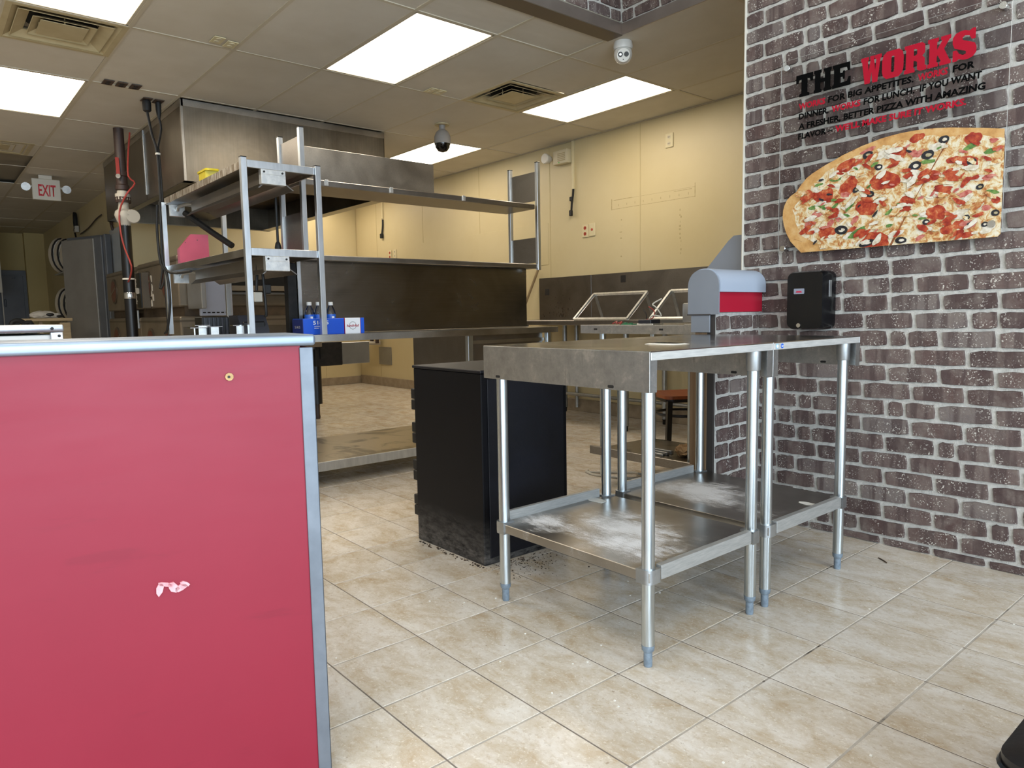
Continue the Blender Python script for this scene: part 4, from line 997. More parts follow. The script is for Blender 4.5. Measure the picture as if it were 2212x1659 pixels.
# ================================================================ RED COUNTER
org = Vector((.1667, -.5392, 0)); ang = math.atan2(-.985, -.171)       # local +X runs along the front to the left, local +Y goes to the back
t_ = thing('red_counter', 'red laminate service counter with steel edging at the left front', 'counter', org, ang)
LEN = 2.3; D = .26; ZT = 1.0325
# local frame: x along front (away to the left of the picture), front face at y = 0, room behind at y < 0 or > 0
sgn = -1  # back of the counter lies on the local -Y side
def lb(x0, x1, y0, y1, z0, z1, bev=0, seg=1): return B().box(x0, x1, y0 * sgn, y1 * sgn, z0, z1, bev, seg)
lb(.028, LEN, .004, D - .02, .0, 1.008).build('laminate_panel', 'red_laminate', t_, local=True)
lb(-.004, LEN, -.012, D, 1.008, ZT, .007, 3).build('steel_top', 'counter_edge', t_, local=True)
lb(0, .03, 0, .003, 0, 1.004, .001).build('corner_trim', 'trim_steel', t_, local=True)
lb(0, .003, 0, D - .02, 0, 1.004, .001).build('corner_trim', 'trim_steel', t_, local=True)
lb(.003, .028, .004, D - .02, 0, 1.004).build('end_panel', 'red_laminate', t_, local=True)
bm = B(); bm.cyl((.178, .001 * 0 - .0045 * 1, .948), (.178, .0005, .948), .0075, n=10)
h_ = B().cyl((.178, -.004, .948), (.178, .0008, .948), .0085, n=9).build('screw_hole', 'chipboard', t_, local=True)
B().cyl((.179, .0007, .9478), (.179, .0012, .9478), .003, n=8).build('hole_core', 'socket_dark', h_, local=True)
bm = B(); 
for (x, z, w_, h2, a) in ((.335, .52, .010, .028, .3), (.325, .527, .018, .008, .4), (.31, .518, .014, .018, .8), (.297, .513, .016, .012, -.4), (.288, .520, .012, .010, .5)):
    pts = []
    for k in range(7):
        b2 = 2 * pi * k / 7; r_ = random.uniform(.6, 1.0); xx = math.cos(b2) * w_ * r_; zz = math.sin(b2) * h2 * r_ * .7
        pts.append((x + xx * math.cos(a) - zz * math.sin(a), z + xx * math.sin(a) + zz * math.cos(a)))
    bm.prism(pts, 'y', -.004, .0008)
bm.build('tape_scrap', 'tape_clear', t_, local=True)
# white cabinet with aluminium edges behind it
t_ = thing('white_cabinet', 'white panelled chest with bolted aluminium edges just behind the red counter', 'cabinet', (-.85, -1.5, 0))
B().box(-1.1, -.612, -2.2, -.915, 0, 1.035, .002).build('body', 'white_plastic', t_)
B().box(-1.1, -.60, -2.2, -.903, 1.042, 1.062, .004, 2).build('top_rail', 'aluminium', t_)
B().box(-.613, -.60, -.935, -.905, 0, 1.042, .002).build('corner_rail', 'aluminium', t_)
for y, z in ((-.93, 1.052), (-.915, 1.032)): B().cyl((-.601, y, z), (-.597, y, z), .004, n=8).build('bolt', 'socket_dark', t_)

# ================================================================ STEEL PREP TABLES
def prep_table(cy, shelfmat, label):
    """table whose tall aprons face the camera side and the wall side"""
    t_ = thing('prep_table', label, 'table', (0, cy, 0), 0, 'two steel prep tables side by side')
    hx, hy, zt = .382, .325, .957
    B().box(-hx, hx, -hy, hy, zt - .004, zt, .001).build('tabletop', 'stainless_table', t_, local=True)
    B().box(hx - .004, hx + .001, -hy + .004, hy - .004, zt - .026, zt - .003, .001).build('front_lip', 'stainless_lip_lit', t_, local=True)
    B().box(-hx - .001, -hx + .004, -hy + .004, hy - .004, zt - .026, zt - .003, .001).build('rear_lip', 'stainless_apron', t_, local=True)
    for s in (-1, 1):
        a_ = B().box(-hx, hx, s * hy - .002, s * hy + .002, zt - .118, zt - .001, .001).build('apron', 'stainless_apron', t_, local=True)
        B().box(hx - .003, hx, min(s * hy, s * (hy - .03)), max(s * hy, s * (hy - .03)), zt - .118, zt - .026).build('apron_flange', 'stainless_apron', a_, local=True)
        for x in (-.30, .235):
            B().prism(rounded(x - .012, x + .012, zt - .113, zt - .104, .004, 3), 'y', s * hy - .0025, s * hy + .0025).build('slot', 'socket_dark', a_, local=True)
    B().box(-.31, .31, -hy + .08, hy - .08, zt - .03, zt - .006).build('hat_channel', 'zinc_socket', t_, local=True)
    B().box(-.36, .36, -.30, .30, .268, .300, .002).build('undershelf', shelfmat, t_, local=True)
    B().box(.34, .362, -.245, .245, .268, .312, .001).build('shelf_lip', 'shelf_edge_lit', t_, local=True)
    B().box(-.362, -.345, -.245, .245, .268, .335, .001).build('shelf_lip', 'shelf_edge_lit', t_, local=True)
    for sx in (-1, 1):
        for sy in (-1, 1):
            x, y = sx * .338, sy * .279
            l_ = B().cyl((x, y, .068), (x, y, zt - .03), .0198, n=20).build('leg', 'galvanized', t_, local=True)
            B().lathe((x, y, 0), [(.0125, 0), (.0135, .006), (.0135, .045), (.019, .052), (.0205, .068)], 14).build('foot', 'foot_plastic', l_, local=True)
            B().lathe((x, y, zt - .095), [(.0225, 0), (.024, .003), (.026, .088)], 18).build('leg_socket', 'zinc_socket', l_, local=True)
            c_ = rounded(x - .026, x + .026, y - .026, y + .026, .02, 4, tuple(1 if (ax == sx and ay == sy) else 0 for ax, ay in ((1, 1), (-1, 1), (-1, -1), (1, -1))))
            B().prism(c_, 'z', .262, .306).build('shelf_corner', 'zinc_socket', t_, local=True)
    return t_
tA = prep_table(.690, 'floury_shelf_near', 'nearer steel prep table with flour spilled on its lower shelf')
tB = prep_table(1.347, 'floury_shelf_far', 'steel prep table nearest the brick wall, floury lower shelf')
for y, l in ((.0, ''),):
    for k, (yy, tx, mm) in enumerate(((-.305, '', 'sticker_blue'), (-.272, 'NSF', 'label_blue'))):
        s_ = B().cyl((.383, yy, .943), (.3842, yy, .943), .0085, n=20).build('sticker', mm, tB, local=True)
        if k == 0: B().cyl((.384, yy, .943), (.3848, yy, .943), .0055, n=16).build('sticker_core', 'ink_white', s_, local=True)
        else: text('NSF', 'ink_white', 'lettering', s_, (.3843, 1.347 + yy - .0065, .9405), (0, 1, 0), (0, 0, 1), .005, .013, .02)
def scrap(x, y, z, r, label, mat_='paper_white'):
    bm = B(); pts = []
    for k in range(9):
        a = 2 * pi * k / 9; q = r * random.uniform(.75, 1.05); pts.append((x + math.cos(a) * q * 1.2, y + math.sin(a) * q * .7))
    bm.prism(pts, 'z', z, z + .0012); return tag(center(bm.build('paper_scrap', mat_)), label, 'paper')
scrap(-.31, .88, .3005, .045, 'white paper scrap on the near table shelf beside the black cabinet')
scrap(.30, 1.44, .3005, .035, 'white paper scrap on the shelf of the table nearest the wall')
# clear plastic strip with a shine on the tabletop
bm = B(); 
ring = rounded(.07, .215, .70, .80, .03, 4); inn = rounded(.085, .20, .715, .785, .02, 4)
va = [bm.bm.verts.new((a, b, .9575)) for a, b in ring]; vb = [bm.bm.verts.new((a, b, .961)) for a, b in inn]
for i in range(len(va)): bm.bm.faces.new((va[i], va[(i + 1) % len(va)], vb[(i + 1) % len(vb)], vb[i]))
tag(center(bm.build('pale_rim', 'white_plastic')), 'flat pale plastic rim lying on the near prep table top', 'rim')

# ================================================================ BLACK CABINET
t_ = thing('black_safe', 'black metal floor cabinet with hinges, beside the near prep table', 'safe', (-.93, .82, 0))
B().box(-1.19, -.67, .57, 1.065, 0, .825, .004).build('body', 'safe_scuffed', t_)
B().box(-1.195, -.665, .565, 1.07, .825, .838, .003).build('top', 'safe_black', t_)
B().box(-.6705, -.665, .60, 1.04, .03, .80, .002).build('side_panel', 'safe_black', t_)
B().box(-1.205, -1.19, .60, 1.05, .02, .81, .003).build('door', 'safe_black', t_)
for z0 in (.625, .465, .285, .115):
    for d in (0, .052):
        B().box(-1.222, -1.186, .572, .60, z0 + d, z0 + d + .048, .003).build('hinge', 'black_iron', t_)

# debris on the floor near the cabinet
bm = B(); rr = random.Random(3)
for k in range(330):
    x = -.655 + abs(rr.gauss(0, .10)); y = rr.gauss(.72, .09)
    if y < .55: continue
    s_ = rr.uniform(.0008, .0030) if k % 6 else rr.uniform(.003, .005); bm.ball((x, y, s_ * .5), s_, 1, .8, .5, 1)
for k in range(60):
    x = rr.uniform(-1.15, -.66); y = .563 - abs(rr.gauss(0, .012)); s_ = rr.uniform(.001, .004); bm.box(x - s_, x + s_, y - s_, y + s_, .0005, s_)
o = bm.build('crumbs', 'crumb'); o['kind'] = 'stuff'; tag(o, 'dark crumbs scattered on the floor at the foot of the black cabinet', 'crumbs')
bm = B()
for k in range(45):
    x = rr.uniform(-.9, 1.0); y = rr.uniform(-.3, 1.9); s_ = rr.uniform(.001, .0028); bm.box(x - s_, x + s_, y - s_, y + s_, .0003, s_)
o = bm.build('grit', 'paper_white'); o['kind'] = 'stuff'; tag(o, 'tiny pale specks of grit spread over the front floor tiles', 'grit')
tag(center(B().tube([(.40, 1.87, .003), (.43, 1.85, .003), (.45, 1.83, .004)], .0025, 6).build('twig', 'crumb')), 'short dark twig on the floor near the brick wall', 'twig')

# ================================================================ REAR TABLE (with electronics)
t_ = thing('rear_table', 'steel table with blue-grey front edge behind the prep tables, loose electronics on top', 'table', (-1.05, 2.3, 0))
zt = .992
B().box(-1.49, -.625, 2.0, 2.62, zt - .006, zt, .002).build('tabletop', 'stainless_table', t_)
B().box(-1.49, -.70, 1.996, 2.0, zt - .052, zt, .001).build('front_lip', 'stainless_apron', t_)
B().box(-.70, -.622, 1.990, 2.0, zt - .056, zt + .004, .002).build('lip_end', 'stainless_apron', t_)
for x in (-1.36, -.86): B().box(x - .013, x + .013, 1.994, 1.9965, zt - .030, zt - .020).build('slot', 'socket_dark', t_)
B().box(-1.40, -.655, 2.02, 2.58, .205, .212, .002).build('undershelf', 'dirty_shelf', t_)
B().box(-1.42, -.64, 1.998, 2.02, .185, .235, .002).build('shelf_lip', 'stainless_dark', t_)
for x in (-1.36, -.70):
    for y in (2.06, 2.55):
        l_ = B().cyl((x, y, .05), (x, y, zt - .006), .02, n=16).build('leg', 'galvanized', t_)
        B().lathe((x, y, 0), [(.012, 0), (.014, .01), (.014, .04), (.02, .05)], 12).build('foot', 'foot_plastic', l_)
# things on it
tag(center(B().box(-.765, -.655, 2.06, 2.30, zt + .012, 1.112, .008, 2).build('grey_box', 'panel_grey')), 'grey metal equipment box on the rear table next to the red capped half wall', 'box')
t_ = thing('circuit_module', 'dark flat device with loose wires on the rear table', 'electronics', (-1.03, 2.1, zt))
B().box(-1.09, -.97, 2.06, 2.16, zt, zt + .006, .002).build('base_plate', 'bright_bracket', t_)
B().box(-1.08, -.985, 2.06, 2.15, zt + .006, zt + .03, .003).build('housing', 'slate_plastic', t_)
B().tube([(-1.03, 2.1, zt + .03), (-1.0, 2.1, zt + .055), (-.955, 2.12, zt + .05), (-.985, 2.11, zt + .10), (-1.01, 2.11, zt + .12), (-.96, 2.13, zt + .15)], .004, 6).build('white_lead', 'white_wire', t_)
B().tube([(-1.05, 2.1, zt + .03), (-1.0, 2.1, zt + .04), (-1.0, 2.11, zt + .08), (-1.04, 2.11, zt + .105)], .003, 6).build('red_lead', 'red_wire', t_)
B().tube([(-1.05, 2.1, zt + .03), (-1.05, 2.1, zt + .06), (-1.09, 2.12, zt + .09)], .003, 6).build('black_lead', 'black_rubber', t_)
tag(center(B().tube([(-1.28, 2.06, zt + .006), (-1.26, 2.08, zt + .02), (-1.24, 2.05, zt + .008), (-1.22, 2.08, zt + .018), (-1.21, 2.05, zt + .006), (-1.24, 2.10, zt + .005)], .004, 6).build('wire_tangle', 'red_wire')), 'small tangle of red wire on the rear table', 'wire')
bm = B(); bm.box(-1.20, -1.12, 2.05, 2.10, zt, zt + .006); bm.box(-1.19, -1.175, 2.06, 2.08, zt + .006, zt + .014); bm.box(-1.15, -1.14, 2.06, 2.085, zt + .006, zt + .012)
tag(center(bm.build('circuit_board', 'pcb_green')), 'small green circuit board on the rear table', 'electronics')
# under-shelf items
bm = B(); bm.ball((-.86, 2.22, .245), .05, 1.2, .9, .7, 3)
for v in bm.bm.verts: v.co += Vector((random.uniform(-.012, .012), random.uniform(-.012, .012), random.uniform(-.010, .012)))
for v in bm.bm.verts: v.co.z = max(v.co.z, .2125)
tag(center(bm.build('crumpled_paper', 'paper_brown', angle=5)), 'crumpled brown paper on the low shelf of the rear table', 'paper')
t_ = thing('plastic_strips', 'short grey plastic strips on the low shelf of the rear table', 'strips', (-1.0, 2.2, .212))
for k in range(3): B().box(-1.08, -.95, 2.13 + k * .04, 2.155 + k * .04, .2125, .226 + .004 * k, .002).build('strip', 'panel_grey', t_)
tag(center(B().tube([(-1.63, 2.20, .008), (-1.58, 2.16, .012), (-1.45, 2.30, .008), (-1.36, 2.36, .012), (-1.30, 2.33, .02), (-1.26, 2.36, .008), (-1.2, 2.30, .008), (-1.30, 2.22, .008), (-1.5, 2.14, .008), (-1.62, 2.17, .008)], .008, 6).build('floor_cable', 'regulator_grey')), 'grey cable lying on the floor under the rear table', 'cord')
# chair
t_ = thing('cafe_chair', 'black metal cafe chair with a reddish wooden seat behind the rear table', 'chair', (-1.475, 3.03, 0), math.radians(-30))
B().prism(rounded(-.20, .20, -.20, .20, .05, 4), 'z', .455, .478).build('seat', 'wood_seat', t_, local=True)
B().prism(rounded(-.185, .185, -.185, .185, .05, 4), 'z', .43, .455).build('seat_frame', 'black_paint', t_, local=True)
for sx in (-1, 1):
    B().bar((sx * .17, -.17, .44), (sx * .185, -.19, 0), .034, .034).build('leg', 'black_paint', t_, local=True)
    B().bar((sx * .17, .17, .44), (sx * .19, .20, 0), .034, .034).build('leg', 'black_paint', t_, local=True)
    B().tube([(sx * .17, .18, .44), (sx * .17, .20, .7), (sx * .15, .23, .86)], .014, 8).build('back_post', 'black_paint', t_, local=True)
B().tube([(math.cos(a) * .19, math.sin(a) * .19, .33) for a in [2 * pi * k / 16 for k in range(17)]], .011, 8, 2).build('brace_ring', 'black_paint', t_, local=True)
for z in (.62, .72, .82): B().bar((-.16, .21, z), (.16, .21, z), .012, .03).build('back_slat', 'black_paint', t_, local=True)

# ================================================================ BACK COUNTER on the yellow wall
t_ = thing('wall_counter', 'dark steel counter along the yellow wall with pipe legs', 'counter', (-2.6, 3.9, 0))
B().box(-4.35, -.80, 3.56, 4.28, .952, .998, .004).build('countertop', 'stainless_dark', t_)
for x in (-3.87, -2.53, -1.0):
    for y in (3.63, 4.18):
        l_ = B().cyl((x, y, .05), (x, y, .952), .025, n=14).build('leg', 'zinc_socket', t_)
        B().lathe((x, y, 0), [(.016, 0), (.018, .01), (.018, .04), (.025, .05)], 12).build('foot', 'black_iron', l_)
l_ = B().cyl((-3.75, 4.24, .05), (-3.75, 4.24, .952), .022, n=14).build('leg', 'zinc_socket', t_)
B().cyl((-4.0, 4.18, .20), (-1.0, 4.18, .20), .018, n=12).build('stretcher', 'zinc_socket', t_)
t_ = thing('steel_backsplash', 'tall stainless backsplash sheet on the yellow wall above the counter', 'backsplash', (-2.6, 4.285, 1.0))
for a, b in ((-4.37, -3.56), (-3.556, -2.1), (-2.096, -.80)): B().box(a, b, 4.272, 4.288, .998, 1.462, .001).build('steel_sheet', 'stainless_dark', t_)
for x, z in ((-4.24, 1.305), (-3.12, 1.40)): B().box(x - .03, x + .03, 4.268, 4.273, z - .035, z + .035, .001).build('knockout_hole', 'socket_dark', t_)
bm = B(); rr = random.Random(9)
for k in range(60):
    x = rr.gauss(-4.02, .12); z = 1.03 + abs(rr.gauss(0, .09)); s_ = rr.uniform(.002, .006); bm.box(x - s_, x + s_, 4.2705, 4.2722, z - s_ * 2, z + s_ * 2)
bm.build('stain_spot', 'soot', t_)
def easel(x0, x1, label):
    t_ = thing('display_stand', label, 'frame', ((x0 + x1) / 2, 3.7, .998), 0, 'tilted steel frames on the wall counter')
    b0, b1, zb, zq = 3.565, 3.84, 1.008, 1.242
    for (p, q) in (((x0, b0, zb), (x1, b0, zb)), ((x0, b1, zq), (x1, b1, zq)), ((x0, b0, zb), (x0, b1, zq)), ((x1, b0, zb), (x1, b1, zq))):
        B().bar(p, q, .018, .022, (0, -.6, .8), .002).build('frame_bar', 'bright_bracket', t_)
    for x in (x0 + .02, x1 - .01): B().bar((x, b1 - .005, zq - .01), (x, b1 + .10, 1.0), .03, .006).build('support_leg', 'zinc_socket', t_)
easel(-3.11, -2.46, 'tilted rectangular steel frame on the wall counter, left one in full view')
easel(-2.20, -1.55, 'tilted steel frame on the wall counter, right one partly behind the grey box')
tag(center(B().cyl((-5.05, 4.05, .01), (-4.375, 4.262, 1.56), .014, n=10).build('broom_stick', 'wood_handle')), 'wooden stick leaning on the yellow wall beside the backsplash', 'stick')

# ================================================================ CAP ON THE HALF WALL
t_ = thing('counter_cap', 'rounded grey cap with red panel on top of the brick half wall', 'cap', (-.35, 1.86, 1.06))
capo = rounded(-.438, -.266, 1.05, 1.262, .075, 6, (1, 1, 0, 0))
B().prism(capo, 'y', 1.664, 1.672).build('end_panel', 'grey_panel', t_)
arc = [p for p in rounded(-.436, -.262, 1.155, 1.266, .075, 6, (1, 1, 0, 0))]
B().prism(arc, 'y', 1.672, 2.065).build('rounded_top', 'grey_top', t_)
B().box(-.43, -.282, 1.672, 2.065, 1.06, 1.156).build('red_panel', 'red_panel', t_)
B().box(-.42, -.315, 1.664, 1.672, .965, 1.048, .001).build('lower_end_plate', 'grey_panel', t_)
B().box(-.44, -.31, 1.660, 1.664, 1.046, 1.052).build('seam', 'dark_strip', t_)
tag(center(B().prism([(-.42, 1.0), (-.42, 1.46), (-.497, 1.46), (-.53, 1.435), (-.66, 1.30), (-.66, 1.0)], 'y', 2.14, 2.17).build('side_shield', 'grey_panel')), 'slanted grey shield panel peeking out beside the brick wall edge', 'panel')

# ================================================================ TOWEL DISPENSER
t_ = thing('towel_dispenser', 'black paper towel dispenser on the brick wall above the prep table', 'dispenser', (0, 2.0, .97))
pf = rounded(-.098, .09, .972, 1.243, .03, 5)
bm = B(); a = [bm.bm.verts.new((x, 2.068, z)) for x, z in pf]; b = [bm.bm.verts.new((x, 1.985, z)) for x, z in pf]
c_ = [bm.bm.verts.new((-.004 + (x + .004) * .90, 1.958, 1.105 + (z - 1.105) * .95)) for x, z in pf]; n = len(pf)
for r0, r1 in ((a, b), (b, c_)):
    for i in range(n): bm.bm.faces.new((r0[i], r0[(i + 1) % n], r1[(i + 1) % n], r1[i]))
bm.bm.faces.new(c_); bm.build('cover', 'black_gloss', t_, angle=60)
B().prism(rounded(-.055, -.005, 1.138, 1.163, .003, 2), 'y', 1.9555, 1.958).build('badge', 'panel_lavender', t_)
B().prism([(-.045, 1.144), (-.015, 1.144), (-.018, 1.152), (-.042, 1.152)], 'y', 1.955, 1.9556).build('badge_mark', 'red_metal', t_)
B().box(.078, .0905, 2.0, 2.03, 1.12, 1.20, .003).build('side_window', 'panel_grey', t_)
B().cyl((-.03, 1.955, .992), (-.03, 1.965, .992), .010, n=12).build('lock', 'chrome', t_)

# ================================================================ ACRYLIC SIGN
SY = 2.032
sx0, sx1, sz0, sz1 = -.182, .748, 1.330, 2.232
t_ = thing('pizza_sign', 'clear acrylic sign on the brick wall reading THE WORKS with a pizza picture', 'sign', (.28, SY, sz0))
B().prism(rounded(sx0, sx1, sz0, sz1, .02, 4), 'y', SY, SY + .005).build('acrylic_sheet', 'acrylic', t_)
bm = B()
for q in ((sx0 - .0006, sx0 + .001, sz0 + .02, sz1 - .02), (sx1 - .001, sx1 + .0006, sz0 + .02, sz1 - .02)): bm.box(q[0], q[1], SY + .0005, SY + .0045, q[2], q[3])
bm.build('polished_edge', 'bright_bracket', t_)
for x, z in ((sx0 + .03, sz1 - .035), (sx0 + .025, sz0 + .03), (sx1 - .03, sz1 - .035), (sx1 - .035, sz0 + .055)):
    s_ = B().cyl((x, SY - .004, z), (x, 2.075, z), .0105, n=14).build('standoff', 'chrome', t_)
    B().lathe((x, SY - .006, z), [(.013, 0), (.0145, .002), (.0145, .004)], 16, 'y').build('standoff_cap', 'chrome', s_)
# pizza print
bm = B(); OUT = [(-64, 1334), (-95, 1365), (-118, 1390), (-141, 1432), (-155, 1475), (-161, 1510), (-159, 1541), (-152, 1565), (-140, 1588), (-120, 1605), (-94, 1619), (-70, 1650), (-44, 1676), (-14, 1694), (16, 1708), (48, 1722), (80, 1733), (120, 1750), (162, 1762), (205, 1775), (251, 1784), (285, 1791), (322, 1795), (366, 1798), (414, 1798), (458, 1796), (502, 1791), (556, 1782), (606, 1771), (672, 1757), (742, 1740), (745, 1345), (736, 1334)]
OUT = [(a / 1000, b / 1000) for a, b in OUT]
def fill(bm, pts, y):
    n0 = len(bm.bm.faces); vs = [bm.bm.verts.new((x, y, z)) for x, z in pts]; f = bm.bm.faces.new(vs); f.material_index = bm.mi
yF = SY - .0006
fill(bm.m(0), OUT, yF)
cc0 = (.38, 1.50); INN = []
rp = random.Random(5)
for (x, z) in OUT[:31]:
    dx, dz = cc0[0] - x, cc0[1] - z; L_ = math.hypot(dx, dz); k = (.055 + rp.uniform(-.008, .01)) if x < 0 else (.035 + rp.uniform(-.008, .01))
    INN.append((x + dx / L_ * k, z + dz / L_ * k))
INN[0] = (.10, 1.3345); INN[1] = (.0, 1.375); INN[2] = (-.06, 1.41); INN[-1] = (.7445, 1.705)
INN += [(.7445, 1.347), (.735, 1.3345)]
fill(bm.m(1), INN, yF - .0004)
def blob(cx, cz, rx, rz, y, jag=.16, n=11, a0=0):
    pts = []; ca, sa = math.cos(a0), math.sin(a0); n = 26
    wob = [(q, rp.uniform(.3, 1) * jag / (1 + .35 * q), rp.uniform(0, 6.28)) for q in (1, 2, 3, 5, 7)]
    for k in range(n):
        a = 2 * pi * k / n; r_ = 1 + sum(am * math.sin(q * a + p_) for q, am, p_ in wob); u, v = math.cos(a) * rx * r_, math.sin(a) * rz * r_
        x, z = cx + u * ca - v * sa, cz + u * sa + v * ca
        pts.append((min(x, .744), max(z, 1.3345)))
    fill(bm, pts, y)
TOP = {'pep': [(41, 1590, 48, 47), (305, 1612, 66, 69), (240, 1513, 56, 57), (524, 1533, 38, 42), (392, 1499, 37, 38), (56, 1416, 46, 45), (138, 1703, 44, 43), (353, 1710, 37, 39), (636, 1727, 32, 35), (628, 1635, 36, 40), (519, 1451, 38, 42), (605, 1395, 25, 27), (151, 1615, 46, 46), (264, 1366, 53, 55), (504, 1605, 26, 28), (570, 1654, 25, 27), (294, 1359, 43, 44), (559, 1381, 26, 28), (632, 1352, 24, 18), (725, 1474, 15, 17), (433, 1766, 31, 23)],
 'msh': [(301, 1724, 31, 32), (599, 1434, 37, 41), (700, 1371, 27, 31), (129, 1481, 29, 28), (504, 1713, 30, 33), (13, 1615, 27, 26), (663, 1567, 23, 27), (163, 1391, 30, 30), (418, 1562, 18, 19), (-10, 1428, 28, 27)],
 'ham': [(142, 1576, 23, 23), (617, 1511, 22, 25), (16, 1504, 38, 37), (77, 1456, 24, 23), (426, 1702, 27, 28), (232, 1750, 32, 20), (694, 1567, 20, 22), (691, 1450, 18, 20), (181, 1455, 23, 23), (457, 1355, 20, 18), (634, 1392, 28, 32), (-27, 1462, 27, 26), (708, 1704, 15, 17)],
 'grn': [(15, 1539, 38, 36), (86, 1525, 24, 23), (333, 1477, 23, 25), (198, 1403, 45, 45), (705, 1665, 29, 33), (708, 1508, 25, 28), (637, 1698, 30, 33), (93, 1649, 26, 26), (162, 1518, 23, 23), (474, 1663, 26, 28), (285, 1537, 17, 17), (18, 1635, 22, 21), (462, 1434, 16, 16), (264, 1687, 19, 20)],
 'olv': [(428, 1653, 29, 30), (475, 1689, 28, 30), (281, 1672, 20, 21), (248, 1562, 21, 21), (125, 1420, 34, 33), (240, 1352, 40, 22), (478, 1418, 17, 18), (187, 1590, 20, 19), (533, 1740, 23, 25), (233, 1732, 25, 24), (690, 1386, 14, 16), (725, 1426, 17, 20), (381, 1352, 28, 22), (626, 1420, 15, 16), (636, 1634, 20, 22), (668, 1533, 16, 18)]}
order = [('pep', 2, .22), ('msh', 7, .25), ('ham', 6, .3), ('grn', 5, .2), ('olv', 3, .06)]
bm.m(8)
for p, q, w_ in (((.437, 1.531), (.34, 1.3346), .012), ((-.094, 1.617), (-.02, 1.606), .006), ((.437, 1.531), (.546, 1.73), .008), ((-.10, 1.40), (-.06, 1.385), .005)):
    dx, dz = q[0] - p[0], q[1] - p[1]; L_ = math.hypot(dx, dz); nx, nz = -dz / L_ * w_ / 2, dx / L_ * w_ / 2
    fill(bm, [(p[0] - nx * .3, p[1] - nz * .3), (q[0] - nx, q[1]), (q[0] + nx, q[1]), (p[0] + nx * .3, p[1] + nz * .3)], yF - .0007)
lay = 0
for kind, mi, jag in order:
    for i, (x, z, rx, rz) in enumerate(TOP[kind]):
        lay += 1; y = yF - .0010 - lay * .00002; x, z, rx, rz = x / 1000, z / 1000, rx / 1000, rz / 1000
        bm.m(mi)
        if kind == 'grn': blob(x, z, rx, rz * .32, y, .2, 9, rp.uniform(-.3, .9))
        elif kind == 'ham': blob(x, z, rx, rz * .5, y, .3, 9, rp.uniform(-.2, .9))
        elif kind == 'pep': blob(x, z, rx * .95, rz * rp.uniform(.5, .85), y, .2, 14, rp.uniform(-.4, .7))
        elif kind == 'msh': blob(x, z, rx, rz * .5, y, .25, 11, rp.uniform(-.4, .6))
        else:
            blob(x, z, rx * .85, rz * .62, y, .07, 14, rp.uniform(-.3, .5)); bm.m(4 if i % 2 else 7)
            lay += 1; blob(x + rx * .1, z, rx * .4, rz * .25, yF - .0010 - lay * .00002, .12, 9)
for k in range(230):
    lay += 1; y = yF - .0010 - lay * .00002
    u_ = rp.random(); x = rp.uniform(-.08, .73); z = rp.uniform(1.345, 1.76)
    top_ = 1.62 + (x + .09) * .62 if x < .1 else (1.735 + (x - .1) * .14 if x < .45 else 1.765 - (x - .45) * .12)
    if z > top_ - .03 or (x < -.02 and z < 1.42): continue
    bm.mi = 7 if u_ < .26 else 1 if u_ < .50 else 2 if u_ < .78 else 6 if u_ < .87 else 5 if u_ < .94 else 3
    r_ = rp.uniform(.008, .024) if bm.mi in (1, 7, 2) else rp.uniform(.005, .011)
    blob(x, z, r_ * 1.4, r_ * .55, y, .3, 10, rp.uniform(-.7, .9))
bm.build('pizza_print', ['pizza_crust', 'pizza_cheese', 'pizza_pepperoni', 'pizza_olive', 'pizza_olive_core', 'pizza_pepper', 'pizza_ham', 'pizza_mushroom', 'pizza_cut'], t_)
